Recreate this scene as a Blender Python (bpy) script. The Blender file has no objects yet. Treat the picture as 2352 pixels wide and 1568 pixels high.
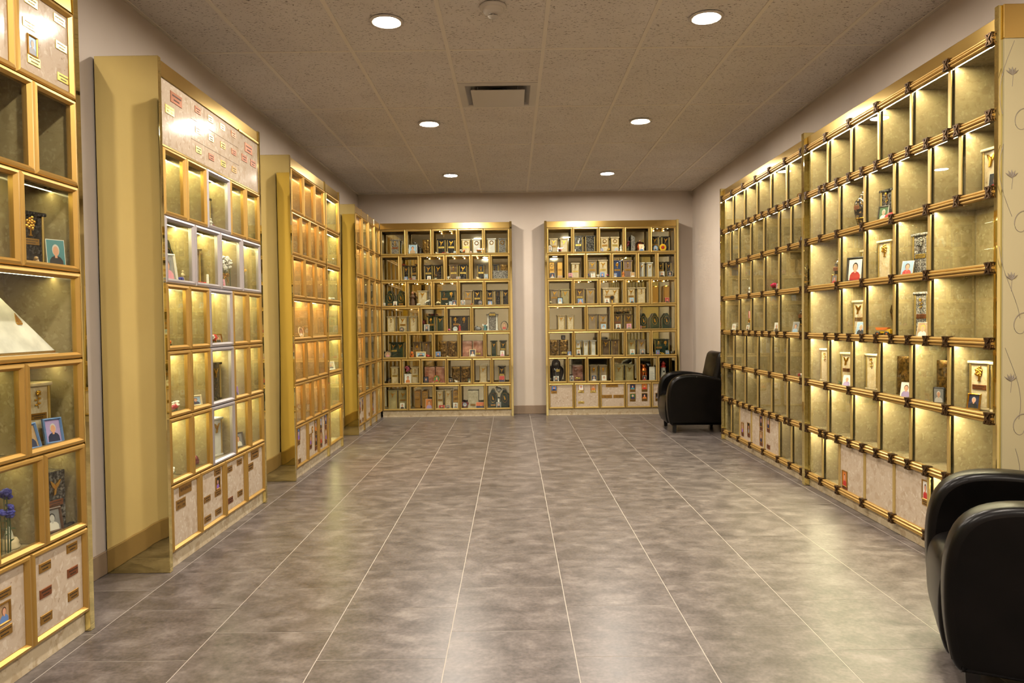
import bpy, math, random
from mathutils import Matrix, Vector

# ------------------------------------------------------------------ camera, world, exposure
SC = bpy.context.scene
COL = SC.collection
HC = 1.2269                         # camera height above the floor
PITCH, YAW, ROLL = .02571, .00079, .01234
cd = bpy.data.cameras.new('camera'); cam = bpy.data.objects.new('camera', cd); COL.objects.link(cam)
cd.sensor_fit = 'HORIZONTAL'; cd.sensor_width = 36.0; cd.lens = 36.0 * 1648.9 / 2352; cd.clip_start = .05
_b = Matrix(((1, 0, 0), (0, 0, 1), (0, -1, 0)))
_y = Matrix(((math.cos(YAW), math.sin(YAW), 0), (-math.sin(YAW), math.cos(YAW), 0), (0, 0, 1)))
_p = Matrix(((1, 0, 0), (0, math.cos(PITCH), -math.sin(PITCH)), (0, math.sin(PITCH), math.cos(PITCH))))
_r = Matrix(((math.cos(ROLL), -math.sin(ROLL), 0), (math.sin(ROLL), math.cos(ROLL), 0), (0, 0, 1)))
cam.matrix_world = Matrix.Translation((0, 0, HC)) @ (_r @ _p @ _b @ _y).transposed().to_4x4()
SC.camera = cam

w = bpy.data.worlds.new('world'); SC.world = w; w.use_nodes = True
w.node_tree.nodes['Background'].inputs[0].default_value = (1, .9, .78, 1)
w.node_tree.nodes['Background'].inputs[1].default_value = .05
SC.view_settings.view_transform = 'Standard'; SC.view_settings.look = 'None'
SC.view_settings.gamma = 1.0; SC.view_settings.use_curve_mapping = False
SC.view_settings.exposure = 0.0
cy = SC.cycles
cy.use_denoising = True; cy.use_light_tree = False
cy.use_adaptive_sampling = True; cy.adaptive_threshold = .07; cy.adaptive_min_samples = 12
cy.max_bounces = 7; cy.diffuse_bounces = 3; cy.glossy_bounces = 4; cy.transmission_bounces = 4; cy.transparent_max_bounces = 14
cy.sample_clamp_indirect = 4.0; cy.caustics_reflective = False; cy.caustics_refractive = False; cy.blur_glossy = .5
SC.render.use_persistent_data = False

LAMP = 860.0           # ceiling downlight lens
LED = dict(l1=42, l2=190, l3=220, l4=140, bk=90, rn=370, rf=90)

# ------------------------------------------------------------------ mesh helpers
random.seed(7)

class MB:
    def __init__(s): s.v = []; s.f = []; s.m = []; s.s = []
    def add(s, vs, fs, mat=0, smooth=False):
        o = len(s.v); s.v += [tuple(p) for p in vs]
        for f in fs: s.f.append([i + o for i in f]); s.m.append(mat); s.s.append(smooth)
    def box(s, a, b, mat=0):
        (x0, y0, z0), (x1, y1, z1) = a, b
        s.add([(x0,y0,z0),(x1,y0,z0),(x1,y1,z0),(x0,y1,z0),(x0,y0,z1),(x1,y0,z1),(x1,y1,z1),(x0,y1,z1)],
              [(0,3,2,1),(4,5,6,7),(0,1,5,4),(1,2,6,5),(2,3,7,6),(3,0,4,7)], mat)
    def bbox(s, a, b, c=.003, mat=0):
        """box with its vertical edges and top edges chamfered"""
        (x0, y0, z0), (x1, y1, z1) = a, b
        def ring(i, z): return [(x0+c+i,y0+i,z),(x1-c-i,y0+i,z),(x1-i,y0+c+i,z),(x1-i,y1-c-i,z),(x1-c-i,y1-i,z),(x0+c+i,y1-i,z),(x0+i,y1-c-i,z),(x0+i,y0+c+i,z)]
        s.loft([ring(c*.7, z0), ring(0, z0+c), ring(0, z1-c), ring(c*.7, z1)], mat)
    def loft(s, rings, mat=0, smooth=False, cap=True, closed=True):
        n = len(rings[0]); vs = [p for r in rings for p in r]; fs = []
        for k in range(len(rings)-1):
            for i in range(n if closed else n-1):
                j = (i+1) % n
                fs.append((k*n+i, k*n+j, (k+1)*n+j, (k+1)*n+i))
        s.add(vs, fs, mat, smooth)
        if cap:
            s.add(rings[0], [tuple(range(n))[::-1]], mat); s.add(rings[-1], [tuple(range(n))], mat)
    def prism(s, pts, y0, y1, mat=0):
        """outline in x,z (counter-clockwise seen from -y) extruded along y"""
        s.loft([[(x, y1, z) for x, z in pts], [(x, y0, z) for x, z in pts]], mat)
    def lathe(s, prof, n=16, c=(0,0,0), mat=0, sx=1, sy=1, smooth=True):
        rings = [[(c[0]+r*sx*math.cos(2*math.pi*i/n), c[1]+r*sy*math.sin(2*math.pi*i/n), c[2]+z) for i in range(n)] for r, z in prof]
        s.loft(rings, mat, smooth)
    def tube(s, pts, r, n=6, mat=0, smooth=True):
        rings = []
        for i, p in enumerate(pts):
            a = Vector(pts[max(i-1,0)]); b = Vector(pts[min(i+1,len(pts)-1)]); d = (b-a).normalized()
            u = d.orthogonal().normalized() if abs(d.z) > .95 else d.cross(Vector((0,0,1))).normalized()
            v = d.cross(u); rr = r[i] if isinstance(r, (list, tuple)) else r
            rings.append([tuple(Vector(p)+u*rr*math.cos(2*math.pi*k/n)+v*rr*math.sin(2*math.pi*k/n)) for k in range(n)])
        s.loft(rings, mat, smooth)
    def blob(s, c, r, mat=0, n=8, m=5):
        rx, ry, rz = r if isinstance(r, (tuple, list)) else (r, r, r)
        prof = [(max(math.sin(math.pi*k/m), .02), -math.cos(math.pi*k/m)) for k in range(m+1)]
        s.loft([[(c[0]+rx*q*math.cos(2*math.pi*i/n), c[1]+ry*q*math.sin(2*math.pi*i/n), c[2]+rz*z) for i in range(n)] for q, z in prof], mat, True)
    def oval(s, c, rx, rz, t, wd, n=20, mat=0):
        """upright oval ring in x,z"""
        rings = []
        for i in range(n):
            a = 2*math.pi*i/n; ca, sa = math.cos(a), math.sin(a)
            rings.append([(c[0]+(rx+o)*ca, c[1]+y, c[2]+(rz+o)*sa) for o, y in ((0,0),(wd*.3,-t),(wd*.7,-t),(wd,0))])
        vs = [p for r in rings for p in r]; fs = []
        for i in range(n):
            j = (i+1) % n
            for k in range(4):
                l = (k+1) % 4
                fs.append((i*4+k, j*4+k, j*4+l, i*4+l))
        s.add(vs, fs, mat, True)
    def disc(s, c, rx, rz, mat=0, n=16):
        s.add([(c[0]+rx*math.cos(2*math.pi*i/n), c[1], c[2]+rz*math.sin(2*math.pi*i/n)) for i in range(n)], [tuple(range(n))], mat)
    def frame(s, w, h, prof, x=0, z=0, mat=0):
        """mitred rectangular ring: prof = [(inset, y)...], closed section"""
        rings = []
        for cx, cz, sx, sz in ((0,0,1,1),(w,0,-1,1),(w,h,-1,-1),(0,h,1,-1)):
            rings.append([(x+cx+sx*t, y, z+cz+sz*t) for t, y in prof])
        n = len(prof); vs = [p for r in rings for p in r]; fs = []
        for i in range(4):
            j = (i+1) % 4
            for k in range(n):
                l = (k+1) % n
                fs.append((i*n+k, j*n+k, j*n+l, i*n+l))
        s.add(vs, fs, mat)
    def rprism(s, pts, t, r, n=4, mat=0):
        """outline in y,z puffed out along x to thickness t with rounded rims"""
        N = len(pts); nor = []
        for i in range(N):
            a = Vector(pts[i-1]); b = Vector(pts[(i+1) % N]); d = (b-a).normalized(); nor.append((-d.y, d.x))
        rings = []
        st = [(r*(1-math.sin(math.pi/2*k/n)), -(t/2-r)-r*math.cos(math.pi/2*k/n)) for k in range(n+1)]
        st += [(q, -x) for q, x in st[::-1]]
        for q, x in st: rings.append([(x, y+nx*q, z+nz*q) for (y, z), (nx, nz) in zip(pts, nor)])
        s.loft(rings, mat, True)
    def mesh(s, name, mats):
        me = bpy.data.meshes.new(name); me.from_pydata(s.v, [], s.f)
        for m in (mats if isinstance(mats, (list, tuple)) else [mats]): me.materials.append(m)
        me.polygons.foreach_set('material_index', s.m); me.polygons.foreach_set('use_smooth', s.s)
        me.update(); return me

MESH = {}
def cached(key, fn, mats):
    if key not in MESH:
        b = MB(); fn(b); MESH[key] = b.mesh(str(key[0]), mats)
    return MESH[key]
def put(name, me, parent=None, loc=(0,0,0), rz=0, rx=0):
    o = bpy.data.objects.new(name, me); COL.objects.link(o)
    o.location = loc; o.rotation_euler = (rx, 0, rz)
    if parent: o.parent = parent
    return o
def part(name, fn, mats, parent=None, loc=(0,0,0), rz=0, key=None):
    if key: return put(name, cached((name,)+key, fn, mats), parent, loc, rz)
    b = MB(); fn(b); return put(name, b.mesh(name, mats), parent, loc, rz)
def empty(name, loc=(0,0,0), rz=0):
    o = bpy.data.objects.new(name, None); COL.objects.link(o); o.location = loc; o.rotation_euler = (0,0,rz); o.empty_display_size = .05
    return o
def tag(o, label=None, cat=None, group=None, kind=None):
    if label: o['label'] = label
    if cat: o['category'] = cat
    if group: o['group'] = group
    if kind: o['kind'] = kind
    return o

# ------------------------------------------------------------------ materials
def lin(c): return tuple(((x/255)/12.92 if x/255 <= .04045 else ((x/255+.055)/1.055)**2.4) for x in c) + (1,)
MAT = {}
class N:
    def __init__(s, name):
        s.m = bpy.data.materials.new(name); s.m.use_nodes = True; s.t = s.m.node_tree; s.n = s.t.nodes; s.l = s.t.links
        s.b = s.n['Principled BSDF']; s.out = s.n['Material Output']; MAT[name] = s.m
    def node(s, ty, **kw):
        x = s.n.new(ty)
        for k, v in kw.items():
            if k.startswith('i_'): x.inputs[int(k[2:]) if k[2:].isdigit() else k[2:].replace('_', ' ')].default_value = v
            else: setattr(x, k, v)
        return x
    def link(s, a, b): s.l.new(a, b)
    def ramp(s, fac, stops, interp='LINEAR'):
        r = s.n.new('ShaderNodeValToRGB'); r.color_ramp.interpolation = interp; e = r.color_ramp.elements
        while len(e) < len(stops): e.new(.5)
        for q, (p, c) in zip(e, stops): q.position = p; q.color = lin(c) if len(c) == 3 else c
        s.link(fac, r.inputs[0]); return r.outputs[0]
    def mix(s, fac, a, b, blend='MIX'):
        x = s.n.new('ShaderNodeMix'); x.data_type = 'RGBA'; x.blend_type = blend
        for sock, val in ((x.inputs[0], fac), (x.inputs[6], a), (x.inputs[7], b)):
            if hasattr(val, 'links') or isinstance(val, bpy.types.NodeSocket): s.link(val, sock)
            else: sock.default_value = val
        return x.outputs[2]
    def bump(s, h, strength=.2, dist=.002):
        b = s.node('ShaderNodeBump'); b.inputs['Strength'].default_value = strength; b.inputs['Distance'].default_value = dist
        s.link(h, b.inputs['Height']); s.link(b.outputs[0], s.b.inputs['Normal'])

def plain(name, c, rough=.5, metal=0, spec=.5, coat=0, emit=0, ecol=None):
    q = N(name); q.b.inputs['Base Color'].default_value = lin(c); q.b.inputs['Roughness'].default_value = rough
    q.b.inputs['Metallic'].default_value = metal; q.b.inputs['Specular IOR Level'].default_value = spec
    if coat: q.b.inputs['Coat Weight'].default_value = coat; q.b.inputs['Coat Roughness'].default_value = .08
    if emit: q.b.inputs['Emission Color'].default_value = ecol or lin(c); q.b.inputs['Emission Strength'].default_value = emit
    return q.m

def noisy(name, c1, c2, scale, rough=.5, metal=0, detail=4, bump=0, lo=.35, hi=.65, space='pos', stretch=(1,1,1), coat=0):
    q = N(name)
    if space == 'pos': src = q.node('ShaderNodeNewGeometry').outputs['Position']
    else: src = q.node('ShaderNodeTexCoord').outputs['Object']
    mp = q.node('ShaderNodeMapping'); mp.inputs['Scale'].default_value = stretch; q.link(src, mp.inputs[0])
    n = q.node('ShaderNodeTexNoise'); n.inputs['Scale'].default_value = scale; n.inputs['Detail'].default_value = detail
    q.link(mp.outputs[0], n.inputs['Vector'])
    q.link(q.ramp(n.outputs['Fac'], [(lo, c1), (hi, c2)]), q.b.inputs['Base Color'])
    q.b.inputs['Roughness'].default_value = rough; q.b.inputs['Metallic'].default_value = metal
    if coat: q.b.inputs['Coat Weight'].default_value = coat
    if bump: q.bump(n.outputs['Fac'], bump)
    return q.m

def brass(name, c, rough, brushed=0.0):
    q = N(name)
    q.b.inputs['Base Color'].default_value = lin(c); q.b.inputs['Metallic'].default_value = 1.0
    src = q.node('ShaderNodeNewGeometry').outputs['Position']
    mp = q.node('ShaderNodeMapping'); mp.inputs['Scale'].default_value = (1, 1, .06 if brushed else 1); q.link(src, mp.inputs[0])
    n = q.node('ShaderNodeTexNoise'); n.inputs['Scale'].default_value = 7.0 if brushed else 3.0; n.inputs['Detail'].default_value = 1 if brushed else 3
    q.link(mp.outputs[0], n.inputs['Vector'])
    mr = q.node('ShaderNodeMapRange'); mr.inputs[3].default_value = rough*.75; mr.inputs[4].default_value = rough*1.3
    q.link(n.outputs['Fac'], mr.inputs[0]); q.link(mr.outputs[0], q.b.inputs['Roughness'])
    if brushed: q.bump(n.outputs['Fac'], brushed*6, .006)
    return q.m

def marble(name, base, clast, pale, rough=.22, scale=14):
    q = N(name)
    src = q.node('ShaderNodeNewGeometry').outputs['Position']
    nz = q.node('ShaderNodeTexNoise'); nz.inputs['Scale'].default_value = 16; nz.inputs['Detail'].default_value = 2; q.link(src, nz.inputs['Vector'])
    off = q.node('ShaderNodeVectorMath', operation='MULTIPLY_ADD'); off.inputs[1].default_value = (.07,.07,.07)
    q.link(nz.outputs['Color'], off.inputs[0]); q.link(src, off.inputs[2])
    def clasts(sc, lo, hi):
        vo = q.node('ShaderNodeTexVoronoi'); vo.inputs['Scale'].default_value = sc; q.link(off.outputs[0], vo.inputs['Vector'])
        sep = q.node('ShaderNodeSeparateColor'); q.link(vo.outputs['Color'], sep.inputs[0])
        ed = q.ramp(vo.outputs['Distance'], [(lo, (255,255,255)), (hi, (0,0,0))])
        pick = q.ramp(sep.outputs[0], [(.26, (255,255,255)), (.30, (0,0,0))])
        return q.mix(1.0, ed, pick, 'MULTIPLY')
    n2 = q.node('ShaderNodeTexNoise'); n2.inputs['Scale'].default_value = scale*1.3; n2.inputs['Detail'].default_value = 4; n2.inputs['Roughness'].default_value = .64; n2.inputs['Distortion'].default_value = .6; q.link(src, n2.inputs['Vector'])
    c = q.ramp(n2.outputs['Fac'], [(.28, clast), (.46, base), (.58, base), (.74, pale)])
    c = q.mix(q.mix(1.0, clasts(scale, .36, .48), (.62,.62,.62,1), 'MULTIPLY'), c, lin(clast))
    c = q.mix(q.mix(1.0, clasts(scale*2.3, .34, .5), (.6,.6,.6,1), 'MULTIPLY'), c, lin(pale))
    n3 = q.node('ShaderNodeTexNoise'); n3.inputs['Scale'].default_value = 55; n3.inputs['Detail'].default_value = 2; q.link(off.outputs[0], n3.inputs['Vector'])
    sp = q.ramp(n3.outputs['Fac'], [(.70, (0,0,0)), (.74, (210,210,210))])
    c = q.mix(sp, c, lin((126,100,72)))
    q.link(c, q.b.inputs['Base Color']); q.b.inputs['Roughness'].default_value = rough
    return q.m

def granite(name, dark, mid, light, rough=.15, scale=130):
    q = N(name)
    src = q.node('ShaderNodeNewGeometry').outputs['Position']
    n = q.node('ShaderNodeTexNoise'); n.inputs['Scale'].default_value = scale; n.inputs['Detail'].default_value = 3; q.link(src, n.inputs['Vector'])
    q.link(q.ramp(n.outputs['Fac'], [(.38, dark), (.52, mid), (.66, light)]), q.b.inputs['Base Color'])
    q.b.inputs['Roughness'].default_value = rough; return q.m

M_BRASS = brass('polished_brass', (224,192,116), .17)
M_MIRB = brass('mirror_brass', (250,234,162), .03, .05)
M_FRAME = plain('satin_gold_frame', (190,152,80), .36, .7)
M_FRAMEB = plain('pale_gold_frame', (206,178,108), .3, .75)
M_FRAMES = plain('satin_silver_frame', (186,180,182), .36, .7)
M_RAIL = plain('antique_gold_rail', (210,172,98), .3, .6)
M_ROS = noisy('dark_bronze_rosette', (40,28,18), (112,84,50), 160, .4, .8)
M_MULL = plain('gold_mullion', (204,178,112), .3, .6)
M_STONE = marble('cream_breccia_marble', (196,180,150), (168,146,112), (216,204,178))
M_STONEP = marble('polished_plate_marble', (188,171,150), (172,152,128), (206,195,178), .09, 20)
M_LINER = marble('niche_liner_marble', (156,141,106), (138,121,86), (178,165,132), .13, 24)
M_MIRROR = plain('smoked_mirror', (206,200,180), .03, 1.0)
M_PLATE = plain('engraved_brass_plate', (176,134,64), .32, .85)
M_PLATEC = plain('engraved_copper_plate', (150,92,56), .36, .8)
M_PLATEY = plain('bright_brass_plate', (214,186,98), .26, .8)
M_INK = plain('engraving_fill', (48,34,22), .6)
M_GOLD = plain('cast_gold', (226,176,70), .22, 1.0)
M_SILVER = plain('cast_silver', (205,205,205), .2, 1.0)
M_WALL = noisy('wall_paint', (202,188,172), (208,195,180), 2.2, .62)
M_WALLP = M_WALL
M_BASEB = plain('taupe_vinyl_base', (140,120,100), .45)
M_LEATHER = noisy('black_leather', (6,5,4), (12,9,8), 9, .3, 0, 5, .06)
MAT['black_leather'].node_tree.nodes['Principled BSDF'].inputs['Specular IOR Level'].default_value = .2
M_LEATHR = noisy('black_leather_trim', (26,19,15), (36,28,22), 12, .3, 0, 5, .1)
M_WOODB = plain('black_wood_leg', (16,13,12), .4)
M_WHITEP = plain('white_enamel', (214,206,194), .4)
M_DUCT = plain('dark_duct', (22,20,18), .8)
M_GREYP = plain('grey_enamel', (150,146,142), .45)
M_GROUT = plain('pale_grout', (178,170,160), .7)
M_CHROME = plain('dark_chrome_edge', (120,122,128), .12, 1.0)

def glassmat(name, tint, boost=1.0, rough=.0):
    q = N(name); q.n.remove(q.b)
    tr = q.node('ShaderNodeBsdfTransparent'); tr.inputs[0].default_value = tint
    gl = q.node('ShaderNodeBsdfGlossy'); gl.inputs['Roughness'].default_value = rough; gl.inputs['Color'].default_value = (boost,)*3+(1,)
    fr = q.node('ShaderNodeFresnel'); fr.inputs['IOR'].default_value = 1.6
    ge = q.node('ShaderNodeNewGeometry'); iv = q.node('ShaderNodeMath', operation='SUBTRACT'); iv.inputs[0].default_value = 1.0; q.link(ge.outputs['Backfacing'], iv.inputs[1])
    mu = q.node('ShaderNodeMath', operation='MULTIPLY'); q.link(fr.outputs[0], mu.inputs[0]); q.link(iv.outputs[0], mu.inputs[1])
    mx = q.node('ShaderNodeMixShader'); q.link(mu.outputs[0], mx.inputs[0]); q.link(tr.outputs[0], mx.inputs[1]); q.link(gl.outputs[0], mx.inputs[2])
    q.link(mx.outputs[0], q.out.inputs[0]); return q.m
M_GLASS = glassmat('clear_glass', (.97,.98,.94,1))

def lightmat(name, col, strength):
    q = N(name); q.n.remove(q.b); e = q.node('ShaderNodeEmission'); e.inputs[0].default_value = col; e.inputs[1].default_value = strength
    q.link(e.outputs[0], q.out.inputs[0]); return q.m
M_LAMP = lightmat('downlight_lens', (1,.895,.77,1), LAMP)
WARM = {'l1': (1,.86,.42,1), 'l2': (1,.88,.42,1), 'l3': (1,.56,.20,1), 'l3b': (1,.90,.36,1), 'l4': (1,.84,.44,1), 'bk': (1,.66,.32,1), 'rn': (1,.88,.58,1), 'rf': (1,.86,.56,1)}
M_LED = {k: lightmat('led_strip_'+{'l1':'warm','l2':'yellow','l3':'amber','l3b':'lemon','l4':'soft','bk':'bulb','rn':'bright','rf':'dim'}[k], c, LED.get(k, LED['l3']*.8 if k == 'l3b' else 5)) for k, c in WARM.items()}

def ceiling_tile_mat():
    q = N('fissured_ceiling_tile')
    tc = q.node('ShaderNodeNewGeometry').outputs['Position']
    mp = q.node('ShaderNodeMapping'); mp.inputs['Scale'].default_value = (1, 2.4, 1); q.link(tc, mp.inputs[0])
    n = q.node('ShaderNodeTexNoise'); n.inputs['Scale'].default_value = 62; n.inputs['Detail'].default_value = 2; q.link(mp.outputs[0], n.inputs['Vector'])
    pits = q.ramp(n.outputs['Fac'], [(.62, (255,255,255)), (.68, (0,0,0))])
    big = q.node('ShaderNodeTexNoise'); big.inputs['Scale'].default_value = 3; q.link(tc, big.inputs['Vector'])
    base = q.ramp(big.outputs['Fac'], [(.3, (228,219,207)), (.7, (236,228,217))])
    q.link(q.mix(pits, lin((132,116,98)), base), q.b.inputs['Base Color'])
    q.b.inputs['Roughness'].default_value = .9; q.bump(pits, .5, .003); return q.m
M_CTILE = ceiling_tile_mat()
M_TBAR = plain('tbar_enamel', (240,230,212), .45)

def floor_tile_mat():
    q = N('slate_vinyl_tile')
    oi = q.node('ShaderNodeObjectInfo'); tc = q.node('ShaderNodeTexCoord').outputs['Object']
    sc = q.node('ShaderNodeVectorMath', operation='SCALE'); sc.inputs[0].default_value = (31, 17, 9); q.link(oi.outputs['Random'], sc.inputs['Scale'])
    ad = q.node('ShaderNodeVectorMath', operation='ADD'); q.link(tc, ad.inputs[0]); q.link(sc.outputs[0], ad.inputs[1])
    mp = q.node('ShaderNodeMapping'); mp.inputs['Scale'].default_value = (1.0, 1.35, 1); mp.inputs['Rotation'].default_value = (0,0,.25); q.link(ad.outputs[0], mp.inputs[0])
    n1 = q.node('ShaderNodeTexNoise'); n1.inputs['Scale'].default_value = 7.0; n1.inputs['Detail'].default_value = 6; n1.inputs['Roughness'].default_value = .66; n1.inputs['Distortion'].default_value = .25
    q.link(mp.outputs[0], n1.inputs['Vector'])
    c = q.ramp(n1.outputs['Fac'], [(.30, (58,52,50)), (.45, (84,77,74)), (.56, (104,96,93)), (.72, (136,128,123))])
    n2 = q.node('ShaderNodeTexNoise'); n2.inputs['Scale'].default_value = 70; n2.inputs['Detail'].default_value = 2; q.link(ad.outputs[0], n2.inputs['Vector'])
    c = q.mix(.22, c, q.ramp(n2.outputs['Fac'], [(.3, (60,54,52)), (.7, (140,132,128))]))
    n3 = q.node('ShaderNodeTexNoise'); n3.inputs['Scale'].default_value = 6; n3.inputs['Detail'].default_value = 4; n3.inputs['Distortion'].default_value = 1.2; q.link(ad.outputs[0], n3.inputs['Vector'])
    a = q.node('ShaderNodeMath', operation='SUBTRACT'); a.inputs[1].default_value = .5; q.link(n3.outputs['Fac'], a.inputs[0])
    b = q.node('ShaderNodeMath', operation='ABSOLUTE'); q.link(a.outputs[0], b.inputs[0])
    crack = q.ramp(b.outputs[0], [(.0, (150,150,150)), (.006, (0,0,0))])
    c = q.mix(crack, c, lin((74,62,56)))
    q.link(c, q.b.inputs['Base Color'])
    mr = q.node('ShaderNodeMapRange'); mr.inputs[3].default_value = .25; mr.inputs[4].default_value = .38; q.link(n1.outputs['Fac'], mr.inputs[0]); q.link(mr.outputs[0], q.b.inputs['Roughness'])
    q.bump(n1.outputs['Fac'], .10, .004); return q.m
M_FTILE = floor_tile_mat()

# ------------------------------------------------------------------ room
XL, XR, YN, YF, H = -2.05, 2.43, -1.6, 9.66, 2.975
fl = tag(part('floor', lambda b: b.box((XL-.1, YN-.1, -.08), (XR+.1, YF+.1, -.0008)), M_GROUT), kind='structure')
TX, TY = .4761, .4744
TOFF = {-1: .2286, 0: .463, 1: .231, 2: .0106, 3: .261}
ftile = cached(('floor_tile',), lambda b: b.bbox((-TX/2+.0018, -TY/2+.0016, -.0006), (TX/2-.0018, TY/2-.0016, 0), .0002), M_FTILE)
for i in range(-4, 6):
    x0 = -.2586 + i*TX; x1 = x0 + TX
    if x1 < XL or x0 > XR: continue
    off = TOFF.get(i, .24 if i % 2 else .0)
    k = math.floor((YN-off)/TY)
    while off + k*TY < YF:
        y0 = off + k*TY; y1 = y0 + TY; k += 1
        if y1 < YN: continue
        if x0 >= XL and x1 <= XR and y0 >= YN and y1 <= YF:
            put('floor_tile', ftile, fl, ((x0+x1)/2, (y0+y1)/2, 0))
        else:
            ax, bx_, ay, by = max(x0, XL), min(x1, XR), max(y0, YN), min(y1, YF)
            if bx_-ax > .02 and by-ay > .02:
                part('floor_tile', lambda b: b.bbox((-(bx_-ax)/2+.002, -(by-ay)/2+.002, -.0006), ((bx_-ax)/2-.002, (by-ay)/2-.002, 0), .0002), M_FTILE, fl, ((ax+bx_)/2, (ay+by)/2, 0))
tag(part('wall_left', lambda b: b.box((XL-.1, YN-.1, 0), (XL, YF+.1, H+.1)), M_WALL), kind='structure')
tag(part('wall_right', lambda b: b.box((XR, YN-.1, 0), (XR+.1, YF+.1, H+.1)), M_WALL), kind='structure')
tag(part('wall_back', lambda b: b.box((XL, YF, 0), (XR, YF+.1, H+.1)), M_WALL), kind='structure')
tag(part('wall_front', lambda b: b.box((XL, YN-.1, 0), (XR, YN, H+.1)), M_WALL), kind='structure')
def basebd(name, a, b_): tag(part(name, lambda b: b.bbox(a, b_, .003), M_BASEB), kind='structure')
basebd('baseboard_left', (XL, YN, .001), (XL+.012, YF, .115))
basebd('baseboard_back', (XL+.012, YF-.012, .001), (XR-.012, YF, .115))
basebd('baseboard_right', (XR-.012, YN, .001), (XR, YF, .115))

ce = tag(part('ceiling', lambda b: b.box((XL-.1, YN-.1, H+.02), (XR+.1, YF+.1, H+.1)), M_CTILE), kind='structure')
CX0, CY0, CW, CL = .2179, 4.636, .6096, 1.2192
xs = [x for x in [CX0+i*CW for i in range(-5, 6)] if XL < x < XR]; ys = [y for y in [CY0+j*CL for j in range(-6, 6)] if YN < y < YF-.06]
ex = [XL]+xs+[XR]; ey = [YN]+ys+[YF]
VENT = (CX0-CW, CY0+CL/2, CX0, CY0+CL)
def ctile(a, b_, c, d):
    wx, wy = c-a, d-b_
    put('ceiling_tile', cached(('ceiling_tile', round(wx,3), round(wy,3)), lambda b: b.box((-wx/2+.004, -wy/2+.004, 0), (wx/2-.004, wy/2-.004, .016)), M_CTILE), ce, ((a+c)/2, (b_+d)/2, H+.001))
for i in range(len(ex)-1):
    for j in range(len(ey)-1):
        a, b_, c, d = ex[i], ey[j], ex[i+1], ey[j+1]
        if abs(a-VENT[0]) < .01 and abs(d-VENT[3]) < .01: ctile(a, b_, c, VENT[1])
        else: ctile(a, b_, c, d)
for x in xs: part('tee_bar', lambda b: b.box((x-.012, YN, H-.004), (x+.012, YF, H+.004)), M_TBAR, ce)
for y in ys:
    for i in range(len(ex)-1): part('cross_tee', lambda b: b.box((ex[i]+.012, y-.009, H-.0025), (ex[i+1]-.012, y+.009, H+.004)), M_TBAR, ce)
part('cross_tee', lambda b: b.box((VENT[0]+.012, VENT[1]-.009, H-.0025), (VENT[2]-.012, VENT[1]+.009, H+.004)), M_TBAR, ce)
for a, b_ in (((XL, YN, H-.006), (XL+.02, YF, H)), ((XR-.02, YN, H-.006), (XR, YF, H)), ((XL+.02, YF-.02, H-.006), (XR-.02, YF, H))):
    part('wall_angle', lambda b: b.box(a, b_), M_TBAR, ce)

# supply diffuser
vx, vy = (VENT[0]+VENT[2])/2, (VENT[1]+VENT[3])/2
vt = tag(empty('air_diffuser', (vx, vy, H)), 'square white ceiling air diffuser with flat centre plate', 'air vent')
part('frame', lambda b: b.frame(.585, .585, [(0,.0),(.0,-.006),(.05,-.010),(.055,-.004),(.055,.01)]), M_WHITEP, vt).matrix_local = Matrix(((1,0,0,-.2925),(0,0,1,-.2925),(0,1,0,0),(0,0,0,1)))
part('recess', lambda b: [b.loft([[(-.24,-.24,-.003),(.24,-.24,-.003),(.24,.24,-.003),(-.24,.24,-.003)],[(-.19,-.19,.012),(.19,-.19,.012),(.19,.19,.012),(-.19,.19,.012)]], cap=False), b.add([(-.19,-.19,.012),(.19,-.19,.012),(.19,.19,.012),(-.19,.19,.012)], [(0,1,2,3)])], M_GREYP, vt)
part('duct_opening', lambda b: b.lathe([(.12,.008),(.12,.0115)], 24, smooth=False), M_DUCT, vt)
part('plate', lambda b: b.bbox((-.2,-.2,-.030),(.2,.2,-.024), .002), M_WHITEP, vt)
for sx in (-1, 1):
    for sy in (-1, 1): part('hanger', lambda b: b.box((sx*.15-.004, sy*.15-.004, -.024), (sx*.15+.004, sy*.15+.004, .011)), M_GREYP, vt)

# smoke detector
sd = tag(empty('smoke_detector', (-.085, 4.0, H)), 'round white smoke detector on the ceiling', 'smoke detector')
part('base', lambda b: b.lathe([(.072,-.004),(.075,-.012),(.066,-.02),(.03,-.022)], 28), M_WHITEP, sd)
part('cover', lambda b: b.lathe([(.058,-.019),(.055,-.036),(.04,-.047),(.015,-.05)], 28), M_WHITEP, sd)
part('sensor_cage', lambda b: [b.lathe([(.026,-.048),(.026,-.054)], 20), b.lathe([(.028,-.060),(.027,-.064),(.01,-.066)], 20)] + [b.box((.022*math.cos(a)-.003, .022*math.sin(a)-.003, -.061), (.022*math.cos(a)+.003, .022*math.sin(a)+.003, -.053)) for a in (0, 1.57, 3.14, 4.71)], M_WHITEP, sd)
part('sensor', lambda b: b.lathe([(.019,-.060),(.019,-.053)], 16), M_DUCT, sd)

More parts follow.
